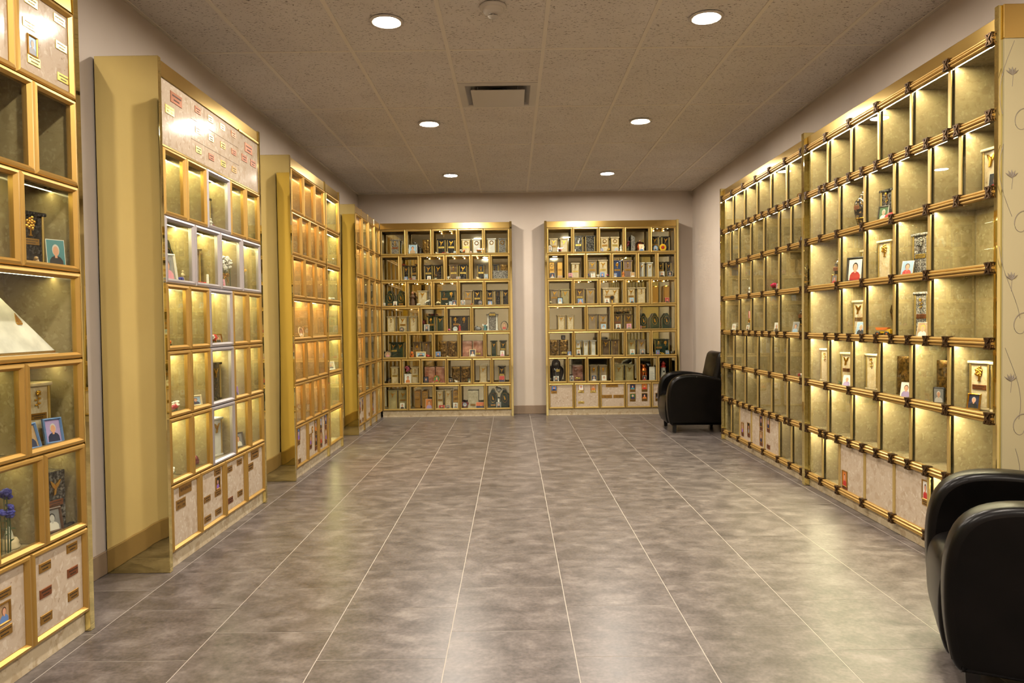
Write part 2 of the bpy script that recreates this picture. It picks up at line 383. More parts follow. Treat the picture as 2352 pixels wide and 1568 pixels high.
# downlights
def downlight(x, y, label):
    o = tag(empty('recessed_downlight', (x, y, H)), label, 'ceiling light', 'recessed ceiling downlights')
    put('trim', cached(('downlight_trim',), lambda b: b.loft([[(r*math.cos(2*math.pi*i/32), r*math.sin(2*math.pi*i/32), z) for i in range(32)] for r, z in ((.098,-.0045),(.095,-.010),(.082,-.012),(.072,-.006))], 0, True, cap=False), M_WHITEP), o)
    put('lens', cached(('downlight_lens',), lambda b: [b.add([(.073*math.cos(2*math.pi*i/20), .073*math.sin(2*math.pi*i/20), -.0075) for i in range(20)], [tuple(range(20))[::-1]], 1), b.lathe([(.073,-.0070),(.073,-.004)], 20, (0,0,0), 0)], [M_WHITEP, M_LAMP]), o)
for x, s in ((-.703, 'left cabinets'), (1.138, 'right cabinets')):
    for y, t in ((8.49, 'closest to the back wall'), (6.303, 'beyond the air diffuser'), (4.18, 'beside the smoke detector'), (2.05, 'above the near floor'), (-.1, 'by the front wall')):
        downlight(x, y, f'round recessed downlight on the side of the {s}, {t}')

# ------------------------------------------------------------------ lettering and small prints
def text_tris(s, size):
    cu = bpy.data.curves.new('lettering', 'FONT'); cu.body = s; cu.size = size; cu.align_x = 'CENTER'; cu.align_y = 'CENTER'; cu.resolution_u = 2
    ob = bpy.data.objects.new('lettering', cu); COL.objects.link(ob)
    dg = bpy.context.evaluated_depsgraph_get(); me = ob.evaluated_get(dg).to_mesh()
    vs = [tuple(v.co) for v in me.vertices]; fs = [tuple(p.vertices) for p in me.polygons]
    ob.evaluated_get(dg).to_mesh_clear(); bpy.data.objects.remove(ob); bpy.data.curves.remove(cu)
    return vs, fs
PLATE = {'b': M_PLATE, 'c': M_PLATEC, 'y': M_PLATEY}
def plate_mesh(w, h, mk, text=None, seed=0):
    def fn(b):
        c = .12*h
        b.loft([[(x, 0, z) for x, z in ((-w/2,-h/2),(w/2,-h/2),(w/2,h/2),(-w/2,h/2))], [(x, -.0022, z) for x, z in ((-w/2,-h/2),(w/2,-h/2),(w/2,h/2),(-w/2,h/2))], [(x, -.003, z) for x, z in ((-w/2+.001,-h/2+.001),(w/2-.001,-h/2+.001),(w/2-.001,h/2-.001),(-w/2+.001,h/2-.001))]])
        if text:
            lines = text.split('\n'); n = len(lines)
            for i, t in enumerate(lines):
                sz = h*(.5 if n == 1 else .36); vs, fs = text_tris(t, sz)
                ww = max(v[0] for v in vs)-min(v[0] for v in vs); k = min(1, w*.86/ww)
                zc = 0 if n == 1 else h*(.2-.42*i)
                b.add([(x*k, -.0034, z*k+zc) for x, z, _ in vs], fs, 1)
        else:
            r = random.Random(seed)
            for zc, span in ((h*.17, .74), (-h*.2, .5)):
                x = -w*span/2
                while x < w*span/2:
                    l = h*r.uniform(.05, .16)
                    b.box((x, -.0034, zc-h*.07), (x+l, -.003, zc+h*.07), 1); x += l+h*.05
    return cached(('name_plate', w, h, mk, text, seed), fn, [PLATE[mk], M_INK])

PC = {k: plain('print_'+k, c, .45) for k, c in dict(blue=(96,130,186), sky=(150,180,208), white=(222,218,210), grey=(128,128,130), dark=(30,28,30), red=(178,44,38), pink=(214,140,160), purple=(132,96,170), orange=(204,120,50), green=(70,104,58), navy=(34,42,78), tan=(170,140,104), skin=(206,152,122), skin2=(164,110,84), skinbw=(190,188,184), brown=(84,56,38), silver=(196,194,190), black=(18,16,16), yellow=(228,186,52), cream=(224,206,168), sunset=(206,110,60), teal=(70,130,138), lilac=(170,150,200)).items()}
def print_mesh(w, h, bg, cloth, hair, skin='skin', oval=False):
    """flat portrait print: background, shoulders, hair, face"""
    def fn(b):
        if oval: b.disc((0,0,0), w/2, h/2, 0, 20)
        else: b.add([(-w/2,0,-h/2),(w/2,0,-h/2),(w/2,0,h/2),(-w/2,0,h/2)], [(0,1,2,3)], 0)
        y = -.0005; k = .36 if oval else .5; s = .82 if oval else 1
        if cloth == 'sunsetpic':
            b.add([(-w/2,y,-h/2),(w/2,y,-h/2),(w/2,y,-h*.1),(-w/2,y,-h*.1)], [(0,1,2,3)], 1); b.disc((w*.1,y*1.5,-h*.05), w*.06, w*.06, 3); return
        b.add([(x*w*s, y, z*h) for x, z in ((-.40,-k),(.40,-k),(.38,-.26),(.26,-.14),(.08,-.08),(-.08,-.08),(-.26,-.14),(-.38,-.26))], [tuple(range(8))], 1)
        b.disc((0, y*1.4, h*.13), w*.21*s, h*.215, 2, 14)
        b.disc((0, y*2, h*.09), w*.165*s, h*.185, 3, 14)
        b.add([(x*w*s, y*1.8, z*h) for x, z in ((-.07,-.16),(.07,-.16),(.07,-.04),(-.07,-.04))], [(0,1,2,3)], 3)
    c2 = 'navy' if cloth == 'sunsetpic' else cloth
    return cached(('print', w, h, bg, cloth, hair, skin, oval), fn, [PC[bg], PC[c2], PC[hair], PC[skin]])

# ------------------------------------------------------------------ niche cabinets
U, P, ZB, ZT = .340, .3405, .086, 2.4695
def seq(cells, u=U, gap=0):
    """'g.75 m1' -> [(start, width, kind)]"""
    out = []; x = 0
    for c in cells.split():
        wd = float(c[1:] or 1)*u; out.append((x, wd, c[0])); x += wd+gap
    return out
FPROF = [(0,.012),(0,-.009),(.005,-.016),(.014,-.018),(.019,-.012),(.024,-.006),(.024,.012)]
CABS = {}
M_CHAN = plain('led_channel', (190,188,184), .4)
def led_bar(b, x0, x1, t):
    b.add([(x0,0,0),(x1,0,0),(x1,t,0),(x0,t,0),(x0,0,.004),(x1,0,.004),(x1,t,.004),(x0,t,.004)], [(4,5,6,7),(0,1,5,4),(1,2,6,5),(2,3,7,6),(3,0,4,7)], 0)
    b.add([(x0,0,0),(x1,0,0),(x1,t,0),(x0,t,0)], [(0,3,2,1)], 1)
def cabinet(key, name, label, loc, rz, rows, D, back, part_mat, ledk, vled=.085, lit=None, ends=('panel', 'panel'), fmat=M_FRAME, gapposts=0, top_slabs=None, plates=None, plw=None):
    root = tag(empty(name, loc, rz), label, 'display cabinet')
    W = max(c[0]+c[1] for r in rows for c in r)
    CABS[key] = dict(loc=loc, rz=rz, rows=rows, W=W, D=D)
    part('plinth', lambda b: b.box((0, .008, .001), (W, D, ZB-.004)), M_STONE, root)
    part('fascia', lambda b: [b.bbox((0, -.008, ZT+.004), (W, .012, 2.552), .002), b.box((0, .012, 2.545), (W, D, 2.552))], M_BRASS, root)
    part('back_panel', lambda b: b.box((0, D-.012, ZB), (W, D, ZT+.003)), back, root)
    for k in range(8):
        part('shelf', lambda b: b.box((0, .018, 0), (W, D-.013, .016)), part_mat if k else M_STONE, root, (0, 0, ZB+P*k-.004 if k else ZB-.003))
    for side, e in zip((0, 1), ends):
        if not e: continue
        wd = .03; x0 = -wd-.001 if side == 0 else W+.001
        part('side_panel' if e == 'panel' else 'post', lambda b: b.bbox((x0, -.014, .001), (x0+wd, D if e == 'panel' else .06, 2.56), .0015), M_MIRB, root)
    if gapposts:
        for x in [c[0]+c[1] for c in rows[0]][:-1]:
            part('post', lambda b: b.bbox((x+.001, -.010, .001), (x+gapposts-.001, .06, 2.56), .0015), M_BRASS, root)
    for x0 in (.0005, W-.0085): part('end_liner', lambda b: b.box((x0, .018, ZB+.014), (x0+.008, D-.013, ZT-.006)), part_mat, root)
    for ri, row in enumerate(rows):
        zt = ZT-ri*P; z0 = zt-P
        for ci, (u0, wd, kd) in enumerate(row):
            if ci < len(row)-1 and kd != 'x':
                g = gapposts or 0
                put('partition', cached((key+'partition', g), lambda b: b.box((-.008-g/2, .018, 0), (.008+g/2, D-.013, P-.018)), part_mat), root, (u0+wd+g/2, 0, z0+.014))
            if kd == 'x': continue
            fm = M_FRAMES if kd == 's' else fmat
            door = put('niche_door', cached(('niche_door', fm.name, round(wd,3)), lambda b: b.frame(wd-.003, P-.003, FPROF, .0015, .0015), fm), root, (u0, 0, z0))
            if kd == 'm':
                put('stone_panel', cached(('stone_panel', round(wd,3)), lambda b: b.box((.022, -.002, .022), (wd-.022, .012, P-.022)), M_STONEP), door)
                for pi, pl in enumerate((plates or {}).get((ri, ci), ())): front_plate(pl, door, wd, P, pi+ri*7+ci*3, -.002)
            else:
                put('glass_pane', cached(('glass_pane', round(wd,3)), lambda b: b.box((.022, -.002, .022), (wd-.022, .002, P-.022)), M_GLASS), door)
                lk = lit(ri, ci) if lit else ledk
                if lk == 'bk':
                    for fx in (.3, .7): put('bulb', cached(('niche_bulb',), lambda b: b.blob((0,0,0), .007, 0, 6, 4), M_LED['bk']), root, (u0+wd*fx, .05, zt-.018))
                elif lk:
                    put('led_strip', cached(('led_strip', lk, round(wd,3)), lambda b: led_bar(b, .016, wd-.012, .009), [M_CHAN, M_LED[lk]]), root, (u0, vled, zt-.018))
    return root

def front_plate(pl, parent, wd, hh, seed, yf):
    """pl: (kind, fx, fz, w, h, extra) on a stone front"""
    kd, fx, fz, w, h = pl[:5]; ex = pl[5:] or (None,)
    x, z = fx*wd, fz*hh
    if kd in PLATE: put('name_plate', plate_mesh(w, h, kd, ex[0], seed), parent, (x, yf, z))
    elif kd == 'h':
        part('gold_ornament', lambda b: [b.blob((0, -.004, z0), (.008, .004, .012)) for z0 in (-.02, 0, .02)], M_GOLD, parent, (x, yf, z), key=('h',))
    else:
        bg, cl, ha = ex[0]
        put('photo_plate', cached(('photo_plate', w, h), lambda b: b.frame(w, h, [(0,0),(0,-.005),(.004,-.006),(.007,-.003),(.007,0)], -w/2, -h/2), M_PLATE), parent, (x, yf, z))
        put('portrait_print', print_mesh(round(w-.012,4), round(h-.012,4), bg, cl, ha), parent, (x, yf-.0015, z))

def pp(n, seed):                   # a palette for a small portrait
    r = random.Random(seed*13+n); return (r.choice(['blue','sky','grey','tan','green','navy','white']), r.choice(['dark','navy','red','white','purple','teal','orange']), r.choice(['brown','dark','silver','black']))

VL1, XFL, XFR, YFB = 1.515, -1.737, 2.178, 9.46
DL, DR, DB = .30, .238, .186
# --- left wall, nearest
r7 = 'g.75 g.75 g1 g.75 g.75'
six = [('b', fx, fz, .062, .03) for fx in (.24, .72) for fz in (.84, .52, .2)]
L1P = {(6, 3): [('b', .26, .78, .066, .034), ('b', .74, .84, .066, .034), ('c', .26, .5, .066, .034), ('c', .74, .56, .066, .034), ('b', .26, .22, .066, .034), ('b', .74, .29, .066, .034)],
       (6, 2): [('b', .62, .72, .075, .03), ('f', .62, .53, .062, .075, ('tan','blue','brown')), ('b', .62, .34, .075, .034)],
       (0, 3): [('y', .78, .84, .07, .032), ('y', .8, .55, .07, .032), ('y', .82, .2, .07, .032), ('y', .3, .84, .07, .032), ('y', .26, .58, .07, .032), ('f', .3, .37, .056, .075, ('sky','grey','grey')), ('y', .32, .22, .07, .034)],
       (0, 2): [('c', .3, .7, .07, .032), ('y', .7, .4, .07, .032)]}
cabinet('l1', 'niche_cabinet', 'gold framed niche cabinet holding the white marble pyramid urn', (XFL, VL1, 0), math.pi/2,
        [seq('m1 m1 m1 m1'), seq(r7), seq('g1 g1 g1 g1'), seq('g1.5 g1 g1.5'), seq('g1 g1 g1 g1'), seq(r7), seq('m1 m1 m1 m1')],
        DL, M_LINER, M_LINER, 'l1', lit=lambda r, c: 'l1' if r > 1 else None, plates=L1P, ends=('panel', 'panel'))
# --- left wall, second: marble top band
L2P = {(6, 0): [('b', .52, .86, .14, .058, 'BERGERON'), ('b', .36, .66, .105, .05, 'Dave Bergeron\n1971 - 1996')],
       (6, 1): [('b', .73, .86, .085, .036), ('f', .73, .67, .062, .075, ('dark','purple','brown')), ('b', .73, .5, .085, .034), ('b', .3, .5, .085, .034), ('b', .3, .17, .085, .036), ('b', .73, .18, .085, .036)],
       (6, 2): [('b', .26, .8, .08, .036), ('b', .72, .84, .08, .036), ('c', .26, .24, .08, .036), ('b', .72, .26, .08, .036)],
       (6, 3): [('b', .52, .84, .14, .06), ('b', .27, .64, .1, .046)]}
l2r = 'g.75 g.75 s1 g.75 g.75'
L2 = cabinet('l2', 'niche_cabinet', 'niche cabinet with silver and gold doors under a marble plaque band', (XFL, 3.585, 0), math.pi/2,
        [seq('x1 x2 x1'), seq(l2r), seq('s1 s1 s1 s1'), seq(l2r), seq(l2r), seq(l2r), seq('m1 m1 m1 m1')],
        DL, M_LINER, M_LINER, 'l2', plates=L2P)
zb = ZT-P
def slab(x0, x1, z0, z1, pls):
    o = part('stone_panel', lambda b: b.bbox((.0008, -.006, .0008), (x1-x0-.0008, .012, z1-z0-.0008), .001), M_STONEP, L2, (x0, 0, z0))
    for i, p_ in enumerate(pls): front_plate(p_, o, x1-x0, z1-z0, i+int(x0*50), -.006)
slab(0, .34, zb+.012, ZT, [('c', .5, .81, .125, .056), ('y', .28, .57, .095, .044, 'Gregory Lohmann\n1951 - 2017')])
for i in range(4):
    for j in range(3):
        mk = ['c','y','y','c', 'y','y','b','c', 'y','c','y','b'][(2-j)*4+i]
        slab(.34+.17*i, .51+.17*i, zb+.012+.1095*j, zb+.012+.1095*(j+1), [(mk, .5, .6, .07, .036)])
slab(1.02, 1.36, zb+.012, ZT, [('c', .5, .78, .13, .058), ('c', .27, .54, .09, .044), ('c', .73, .54, .09, .044)])
part('trim_strip', lambda b: b.bbox((0, -.010, zb), (1.36, .012, zb+.012), .002), M_BRASS, L2)
part('trim_strip', lambda b: b.bbox((1.02, -.016, ZT-.001), (1.36, .0, ZT+.014), .003), M_FRAMEB, L2)
# --- left wall, third: amber lit, then one yellow column
L3P = {(6, 0): [('f', .3, .78, .075, .1, pp(1,1)), ('b', .3, .58, .075, .036), ('b', .34, .14, .075, .04)],
       (6, 1): [('h', .46, .72, 0, 0), ('f', .78, .78, .07, .1, ('grey','orange','dark')), ('b', .78, .59, .07, .036), ('f', .3, .5, .07, .1, ('tan','purple','dark')), ('c', .3, .31, .07, .036), ('f', .78, .4, .07, .1, ('navy','dark','brown')), ('c', .78, .2, .07, .036)],
       (6, 2): [('f', .27, .76, .07, .1, pp(2,1)), ('c', .27, .57, .07, .036), ('f', .76, .8, .07, .1, ('blue','navy','brown')), ('c', .76, .6, .07, .036), ('f', .27, .38, .07, .1, ('tan','red','brown')), ('c', .27, .19, .07, .036), ('f', .76, .4, .07, .1, ('tan','purple','silver')), ('c', .76, .2, .07, .036)]}
cabinet('l3', 'niche_cabinet', 'amber lit gold framed niche cabinet with wide middle niches', (XFL, 5.66, 0), math.pi/2,
        [seq('g1 g1 g1'), seq('g.75 g.75 g.75 g.75'), seq('g1 g1 g1'), seq('g1.5 g1.5'), seq('g1 g1 g1'), seq('g.75 g.75 g.75 g.75'), seq('m1 m1 m1')],
        DL, M_LINER, M_LINER, 'l3', plates=L3P, ends=('panel', 'post'))
cabinet('l3b', 'niche_cabinet', 'single column niche cabinet glowing lemon yellow', (XFL, 6.712, 0), math.pi/2,
        [seq('g1.5')]*7, DL, M_LINER, M_LINER, 'l3b', vled=.05, ends=(None, 'panel'))
# --- left wall, fourth
L4P = {(6, 0): [('f', .3, .66, .06, .1, pp(1,5)), ('b', .3, .46, .06, .036), ('f', .72, .7, .06, .1, pp(2,5)), ('b', .72, .5, .06, .036), ('b', .35, .14, .06, .04), ('b', .75, .16, .06, .04)],
       (6, 1): [('b', .74, .2, .06, .04)],
       (6, 2): [('f', .32, .78, .07, .1, pp(4,5)), ('b', .32, .58, .07, .036), ('f', .32, .38, .07, .1, pp(5,5)), ('b', .32, .18, .07, .036)]}
cabinet('l4', 'niche_cabinet', 'four column niche cabinet with brass posts meeting the back corner', (XFL, 7.985, 0), math.pi/2,
        [seq('g1 g1 g1 g1', U, .028)]*6+[seq('m1 m1 m1 g1', U, .028)], DL, M_LINER, M_LINER, 'l4', plates=L4P, ends=('panel', None), gapposts=.028, lit=lambda r, c: 'l3' if c == 0 else ('l4' if r < 2 or c == 3 else None))
# --- back wall pair
A5, B5, D5 = 'g1 g1 g1 g1 g1', 'g.75 g.75 g1 g1 g.75 g.75', 'g1.5 g1 g1 g1.5'
cabinet('bl', 'niche_cabinet', 'glass niche cabinet of urns filling the back left corner', (-1.725, YFB, 0), 0,
        [seq(x) for x in (A5, B5, A5, D5, A5, B5, A5)], DB, M_MIRROR, M_MIRROR, 'bk', fmat=M_FRAMEB, ends=(None, 'panel'),
        lit=lambda r, c: 'bk' if (r, c) in ((0,2),(1,2),(1,3),(1,4),(2,0),(2,1),(2,2),(3,0)) else None)
BRP = {(6, 0): [('f', .22, .8, .076, .08, ('blue','navy','dark')), ('b', .22, .64, .076, .026)],
       (6, 1): [('f', .27, .82, .074, .078, ('white','white','red')), ('y', .27, .65, .076, .026), ('f', .74, .82, .074, .078, ('tan','orange','brown')), ('y', .74, .65, .076, .026), ('y', .27, .24, .08, .03)],
       (6, 2): [('b', .47, .9, .16, .054, 'VACHON'), ('b', .27, .46, .135, .042, 'Adelard Vachon\n1905 - 1987'), ('b', .72, .46, .135, .042, 'Marie Vachon\n1911 - 2003')],
       (6, 3): [('f', .27, .82, .076, .08, pp(1,9)), ('b', .27, .66, .076, .024), ('f', .73, .82, .076, .08, ('orange','red','brown')), ('b', .73, .66, .076, .024), ('f', .27, .45, .076, .08, pp(5,9)), ('b', .27, .29, .076, .024), ('f', .73, .46, .076, .08, ('dark','orange','brown')), ('b', .73, .3, .076, .024)],
       (6, 4): [('f', .26, .46, .076, .08, ('dark','grey','brown')), ('b', .26, .3, .076, .028)]}
cabinet('br', 'niche_cabinet', 'glass niche cabinet of urns behind the black armchair', (.465, YFB, 0), 0,
        [seq(x) for x in (A5, B5, A5, D5, A5, B5, 'm1 m1 m1 m1 m1')], DB, M_MIRROR, M_MIRROR, 'bk', fmat=M_FRAMEB, plates=BRP, ends=('panel', 'panel'),
        lit=lambda r, c: 'bk' if (r, c) in ((0,4),(2,1),(2,2),(2,3),(2,4),(3,0)) else None)

# ------------------------------------------------------------------ right wall cabinets with reeded rails
UR = .3425
def reed_profile():
    pts = [(.004, -.022), (-.012, -.022)]
    for c in (-.0145, 0, .0145):
        for k in range(6):
            a = math.pi*(k/5); pts.append((-.012-.0100*math.sin(a)-(.006 if c == 0 else 0), c-.0070*math.cos(a)))
    return pts + [(-.012, .022), (.004, .022)]
REED = reed_profile()
def rosette(b):
    b.bbox((-.021, -.030, -.026), (.021, .0, .026), .003)
    for s in (-1, 1):
        b.prism([(-.019, -s*.019), (-.012, -s*.025), (.019, s*.019), (.012, s*.025)][::s], -.0345, -.028)
    b.blob((0, -.033, 0), (.006, .004, .006))
    for z in (-.024, .024): b.box((-.022, -.033, z-.003), (.022, -.0, z+.003))
def railcab(key, label, y0, ledk, plates, lit, stone):
    rows = [seq(x, UR) for x in ('g1 '*6, 'g.75 g.75 g1 g1 g1 g.75 g.75', 'g1.5 g1 g1 g1 g1.5', 'g1.5 g1 g1 g1 g1.5', 'g1 '*6, 'g1 '*6, 'g.75 g.75 m1 m1 m1 g.75 g.75')]
    W = 6*UR; D = DR; loc = (XFR, y0, 0); rz = -math.pi/2
    root = tag(empty('niche_cabinet', loc, rz), label, 'display cabinet')
    CABS[key] = dict(loc=loc, rz=rz, rows=rows, W=W, D=D)
    part('plinth', lambda b: b.box((0, .006, .001), (W, D, ZB-.02)), M_STONE, root)
    part('fascia', lambda b: [b.bbox((0, -.006, ZT+.024), (W, .012, 2.558), .002), b.box((0, .012, 2.551), (W, D, 2.558))], M_BRASS, root)
    part('back_panel', lambda b: b.box((0, D-.012, ZB), (W, D, ZT+.02)), M_LINER, root)
    for k in range(8):
        z = ZB+P*k
        part('shelf', lambda b: b.box((0, .012, -.012), (W, D-.013, .012)), M_LINER, root, (0, 0, z))
        rail = part('rail', lambda b: b.loft([[(0, y, z_) for y, z_ in REED], [(W, y, z_) for y, z_ in REED]]), M_RAIL, root, (0, 0, z))
        us = set([.023, W-.023])
        for r in (6-k, 7-k):
            if 0 <= r < 7: us |= {round(c[0], 4) for c in rows[r][1:]}
        for u in sorted(us): put('rosette', cached(('rosette',), rosette, M_ROS), rail, (u, 0, 0))
    for x0 in (.0005, W-.0085): part('end_liner', lambda b: b.box((x0, .0125, ZB+.0125), (x0+.008, D-.0135, ZT-.0125)), M_LINER, root)
    for ri, row in enumerate(rows):
        zt = ZT-ri*P; z0 = zt-P
        for ci, (u0, wd, kd) in enumerate(row):
            if ci:
                put('mullion', cached(('mullion',), lambda b: [b.bbox((-.011, -.012, .022), (.011, -.001, P-.022), .003, 0), b.box((-.0105, -.001, .022), (.0105, .011, P-.022), 1)], [M_MULL, M_CHROME]), root, (u0, 0, z0))
                put('partition', cached(('rpartition',), lambda b: b.box((-.009, .0125, .0125), (.009, D-.0135, P-.0125)), M_LINER), root, (u0, 0, z0))
            a = .012
            if kd == 'm':
                sp = put('stone_panel', cached(('rstone', round(wd,3)), lambda b: b.box((.011, -.004, .022), (wd-.011, .011, P-.022)), M_STONEP), root, (u0, 0, z0))
                for pi, pl in enumerate(plates.get((ri, ci), ())): front_plate(pl, sp, wd, P, pi+ci*5, -.004)
            else:
                put('glass_pane', cached(('rglass', round(wd,3)), lambda b: b.box((.011, .001, .022), (wd-.011, .005, P-.022)), M_GLASS), root, (u0, 0, z0))
                lk = lit(ri, ci)
                if lk: put('led_strip', cached(('led_strip', lk, round(wd,3), 'r'), lambda b: led_bar(b, .011, wd-.011, .006), [M_CHAN, M_LED[lk]]), root, (u0, .0135, zt-.0165))
    return root
RP1 = {(6, 2): [('f', .21, .27, .072, .105, ('orange','red','brown')), ('c', .21, .09, .072, .03)], (6, 4): [('f', .9, .68, .06, .105, ('white','red','dark')), ('b', .9, .48, .06, .03)]}
RP0 = {(6, 2): [('f', .24, .36, .07, .1, pp(1,3)), ('c', .24, .17, .07, .03), ('f', .76, .42, .07, .1, ('dark','grey','dark')), ('c', .76, .22, .07, .03)],
       (6, 3): [('f', .73, .74, .07, .1, pp(3,3)), ('c', .73, .55, .07, .03), ('f', .73, .34, .07, .1, ('tan','navy','brown')), ('c', .73, .15, .07, .03)],
       (6, 4): [('f', .25, .77, .07, .1, ('grey','navy','brown')), ('c', .25, .58, .07, .03), ('c', .25, .17, .07, .036)]}
RN = railcab('rn', 'brightly lit niche cabinet with reeded brass rails beside the near armchair', 5.282, 'rn', RP1, lambda r, c: 'rn', None)
RF = railcab('rf', 'dimmer niche cabinet with reeded brass rails beside the far armchair', 7.388, 'rf', RP0, lambda r, c: 'rn' if r == 0 else ('rf' if c > 0 or r < 4 else None), None)
part('post', lambda b: b.bbox((-.029, -.03, .001), (-.001, DR, 2.575), .002), M_MIRB, RF)
part('post', lambda b: b.bbox((-.046, -.032, .001), (-.001, .06, 2.59), .002), M_MIRB, RN)
part('post', lambda b: b.bbox((6*UR+.001, -.02, .001), (6*UR+.028, .02, 2.6), .002), M_MIRB, RN)

# near end panel of the bright cabinet: painted-in wallpaper reflection, pale with scrolling vines
M_PANEL = plain('wall_reflection_paint', (200,190,150), .25)  # paleness stands in for the bright wall mirrored in brass
M_VINE = plain('vine_reflection_paint', (150,140,124), .4)
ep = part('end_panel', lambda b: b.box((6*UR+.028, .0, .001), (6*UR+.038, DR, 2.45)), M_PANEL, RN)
part('end_panel_cap', lambda b: b.bbox((6*UR+.028, -.004, 2.452), (6*UR+.04, DR, 2.6), .002), M_BRASS, RN)
ex_ = 6*UR+.0385
def vine(b):
    for k in range(5):
        z0 = .22+.45*k
        sp = []
        for i in range(30):
            t = i/29; a = .4+t*5.2; r_ = .062*(1-t*.8)
            sp.append((ex_, .085+r_*math.cos(a), z0+.06+r_*1.25*math.sin(a)))
        b.tube(sp, [.0022*(1-.5*i/29) for i in range(30)], 5)
        b.tube([(ex_, .03+.05*math.sin(z*8+k), z0+.1+z) for z in [j*.04 for j in range(9)]], .0012, 5)
        for y0, zz, s_ in ((.035, z0+.27, 1), (.15, z0+.2, -1)):      # lobed leaves
            for q in range(5):
                t = q/4; a = -.9+1.8*t
                b.tube([(ex_, y0, zz), (ex_, y0+s_*.018*math.sin(a), zz+.02*math.cos(a)), (ex_, y0+s_*.036*math.sin(a), zz+.036*math.cos(a))], [.001, .0048, .0006], 5)
            b.tube([(ex_, y0, zz-.05), (ex_, y0+.004, zz), (ex_, y0, zz+.03)], .0011, 4)
part('painted_vine_reflection', vine, M_VINE, ep)  # modelled vines stand in for the mirrored wallpaper pattern

# ------------------------------------------------------------------ armchairs
def smooth(pts, k=3, closed=True):
    """Catmull-Rom resampling of an outline"""
    n = len(pts); out = []
    for i in range(n if closed else n-1):
        p0, p1, p2, p3 = (pts[(i+d) % n] if closed else pts[min(max(i+d, 0), n-1)] for d in (-1, 0, 1, 2))
        for j in range(k):
            t = j/k
            out.append(tuple(.5*(2*b_+(c_-a_)*t+(2*a_-5*b_+4*c_-d_)*t*t+(3*b_-a_-3*c_+d_)*t**3) for a_, b_, c_, d_ in zip(p0, p1, p2, p3)))
    return out
def armchair(loc, rz, label):
    o = tag(empty('armchair', loc, rz), label, 'armchair')
    arm = [(-.30,.09),(-.325,.13),(-.342,.24),(-.346,.36),(-.338,.46),(-.312,.545),(-.262,.602),(-.19,.632),(-.09,.642),(.02,.636),(.13,.62),(.24,.596),(.31,.57),(.33,.52),(.333,.4),(.333,.22),(.33,.13),(.322,.1),(.30,.09),(.1,.09),(-.15,.09),(-.28,.09)]
    for sx in (-1, 1):
        a = put('arm', cached(('chair_arm',), lambda b: b.rprism(smooth(arm[::-1]), .125, .028), M_LEATHER), o, (sx*.275, 0, 0))
        for s2 in (-1, 1):
            put('piping', cached(('arm_piping',), lambda b: b.tube([(0, y*.985, .09+(z-.09)*.985) for y, z in smooth(arm, closed=False)[2:-22]], .0042, 6), M_LEATHR), a, (s2*.043, 0, 0))
    seat = [(-.325,.10),(-.345,.17),(-.35,.28),(-.338,.36),(-.30,.402),(-.22,.418),(-.08,.415),(.06,.402),(.13,.395),(.148,.38),(.15,.3),(.15,.15),(.145,.105),(.12,.10),(-.05,.10),(-.2,.10),(-.3,.098)]
    part('seat', lambda b: b.rprism(smooth(seat[::-1]), .424, .02), M_LEATHER, o, key=('s',))
    bk = [(.10,.30),(.135,.48),(.175,.66),(.205,.80),(.225,.855),(.262,.878),(.305,.868),(.33,.825),(.338,.70),(.338,.5),(.338,.34),(.33,.305),(.3,.30),(.2,.30),(.12,.30)]
    part('backrest', lambda b: b.rprism(smooth(bk[::-1]), .55, .045), M_LEATHER, o, key=('b',))
    for sx in (-1, 1):
        for y in (-.26, .27):
            put('leg', cached(('chair_leg',), lambda b: b.loft([[(-.017,-.017,0),(.017,-.017,0),(.017,.017,0),(-.017,.017,0)], [(-.022,-.022,.1),(.022,-.022,.1),(.022,.022,.1),(-.022,.022,.1)]]), M_WOODB), o, (sx*.265, y, .001))
    return o
armchair((2.035, 8.12, 0), -math.pi/2-.03, 'black leather tub armchair in the far corner by the back cabinet')
armchair((1.83, 2.44, 0), math.radians(-115), 'black leather tub armchair in front of the brightly lit cabinet')

# ------------------------------------------------------------------ keepsakes: materials and builders
UM = {'bk': ('black granite', granite('urn_black_granite', (14,13,14), (30,29,30), (66,64,64))),
      'gg': ('grey granite', granite('urn_grey_granite', (62,60,58), (120,116,112), (176,172,166))),
      'dg': ('dark grey granite', granite('urn_dark_granite', (24,24,25), (62,61,60), (128,126,122), .12, 90)),
      'cr': ('cream marble', marble('urn_cream_marble', (206,188,154), (184,160,122), (224,212,186), .2, 20)),
      'wh': ('white marble', noisy('urn_white_marble', (196,194,188), (226,223,216), 14, .18, 0, 6)),
      'bn': ('brown marble', noisy('urn_brown_marble', (84,66,50), (122,100,78), 16, .18, 0, 6)),
      'gr': ('green marble', noisy('urn_green_marble', (22,34,28), (48,66,54), 18, .14, 0, 8)),
      'bl': ('blue', plain('urn_blue', (40,60,104), .3)),
      'mv': ('mauve', plain('urn_mauve', (126,104,96), .35)),
      'ol': ('olive stone', noisy('urn_olive_stone', (150,138,98), (176,164,124), 12, .22, 0, 5)),
      'tg': ('taupe stone', noisy('urn_taupe_stone', (132,114,92), (164,146,122), 12, .22, 0, 5))}
M_BRONZE = noisy('relief_bronze', (58,42,20), (150,116,58), 55, .35, .85, 5)
M_PINK = noisy('pink_marble', (162,98,78), (206,156,134), 14, .24, 0, 8)
M_PALER = noisy('pale_carved_stone', (186,176,150), (216,208,186), 30, .4, 0, 5)
M_ROSEST = noisy('rosewood_marble', (96,54,46), (158,112,98), 18, .25, 0, 8)
M_BRU = brass('brushed_brass_urn', (206,164,90), .26)
M_COPPER = brass('polished_copper', (206,112,58), .18)
M_BLACKG = plain('black_gloss', (14,12,12), .12, 0, .6, .5)
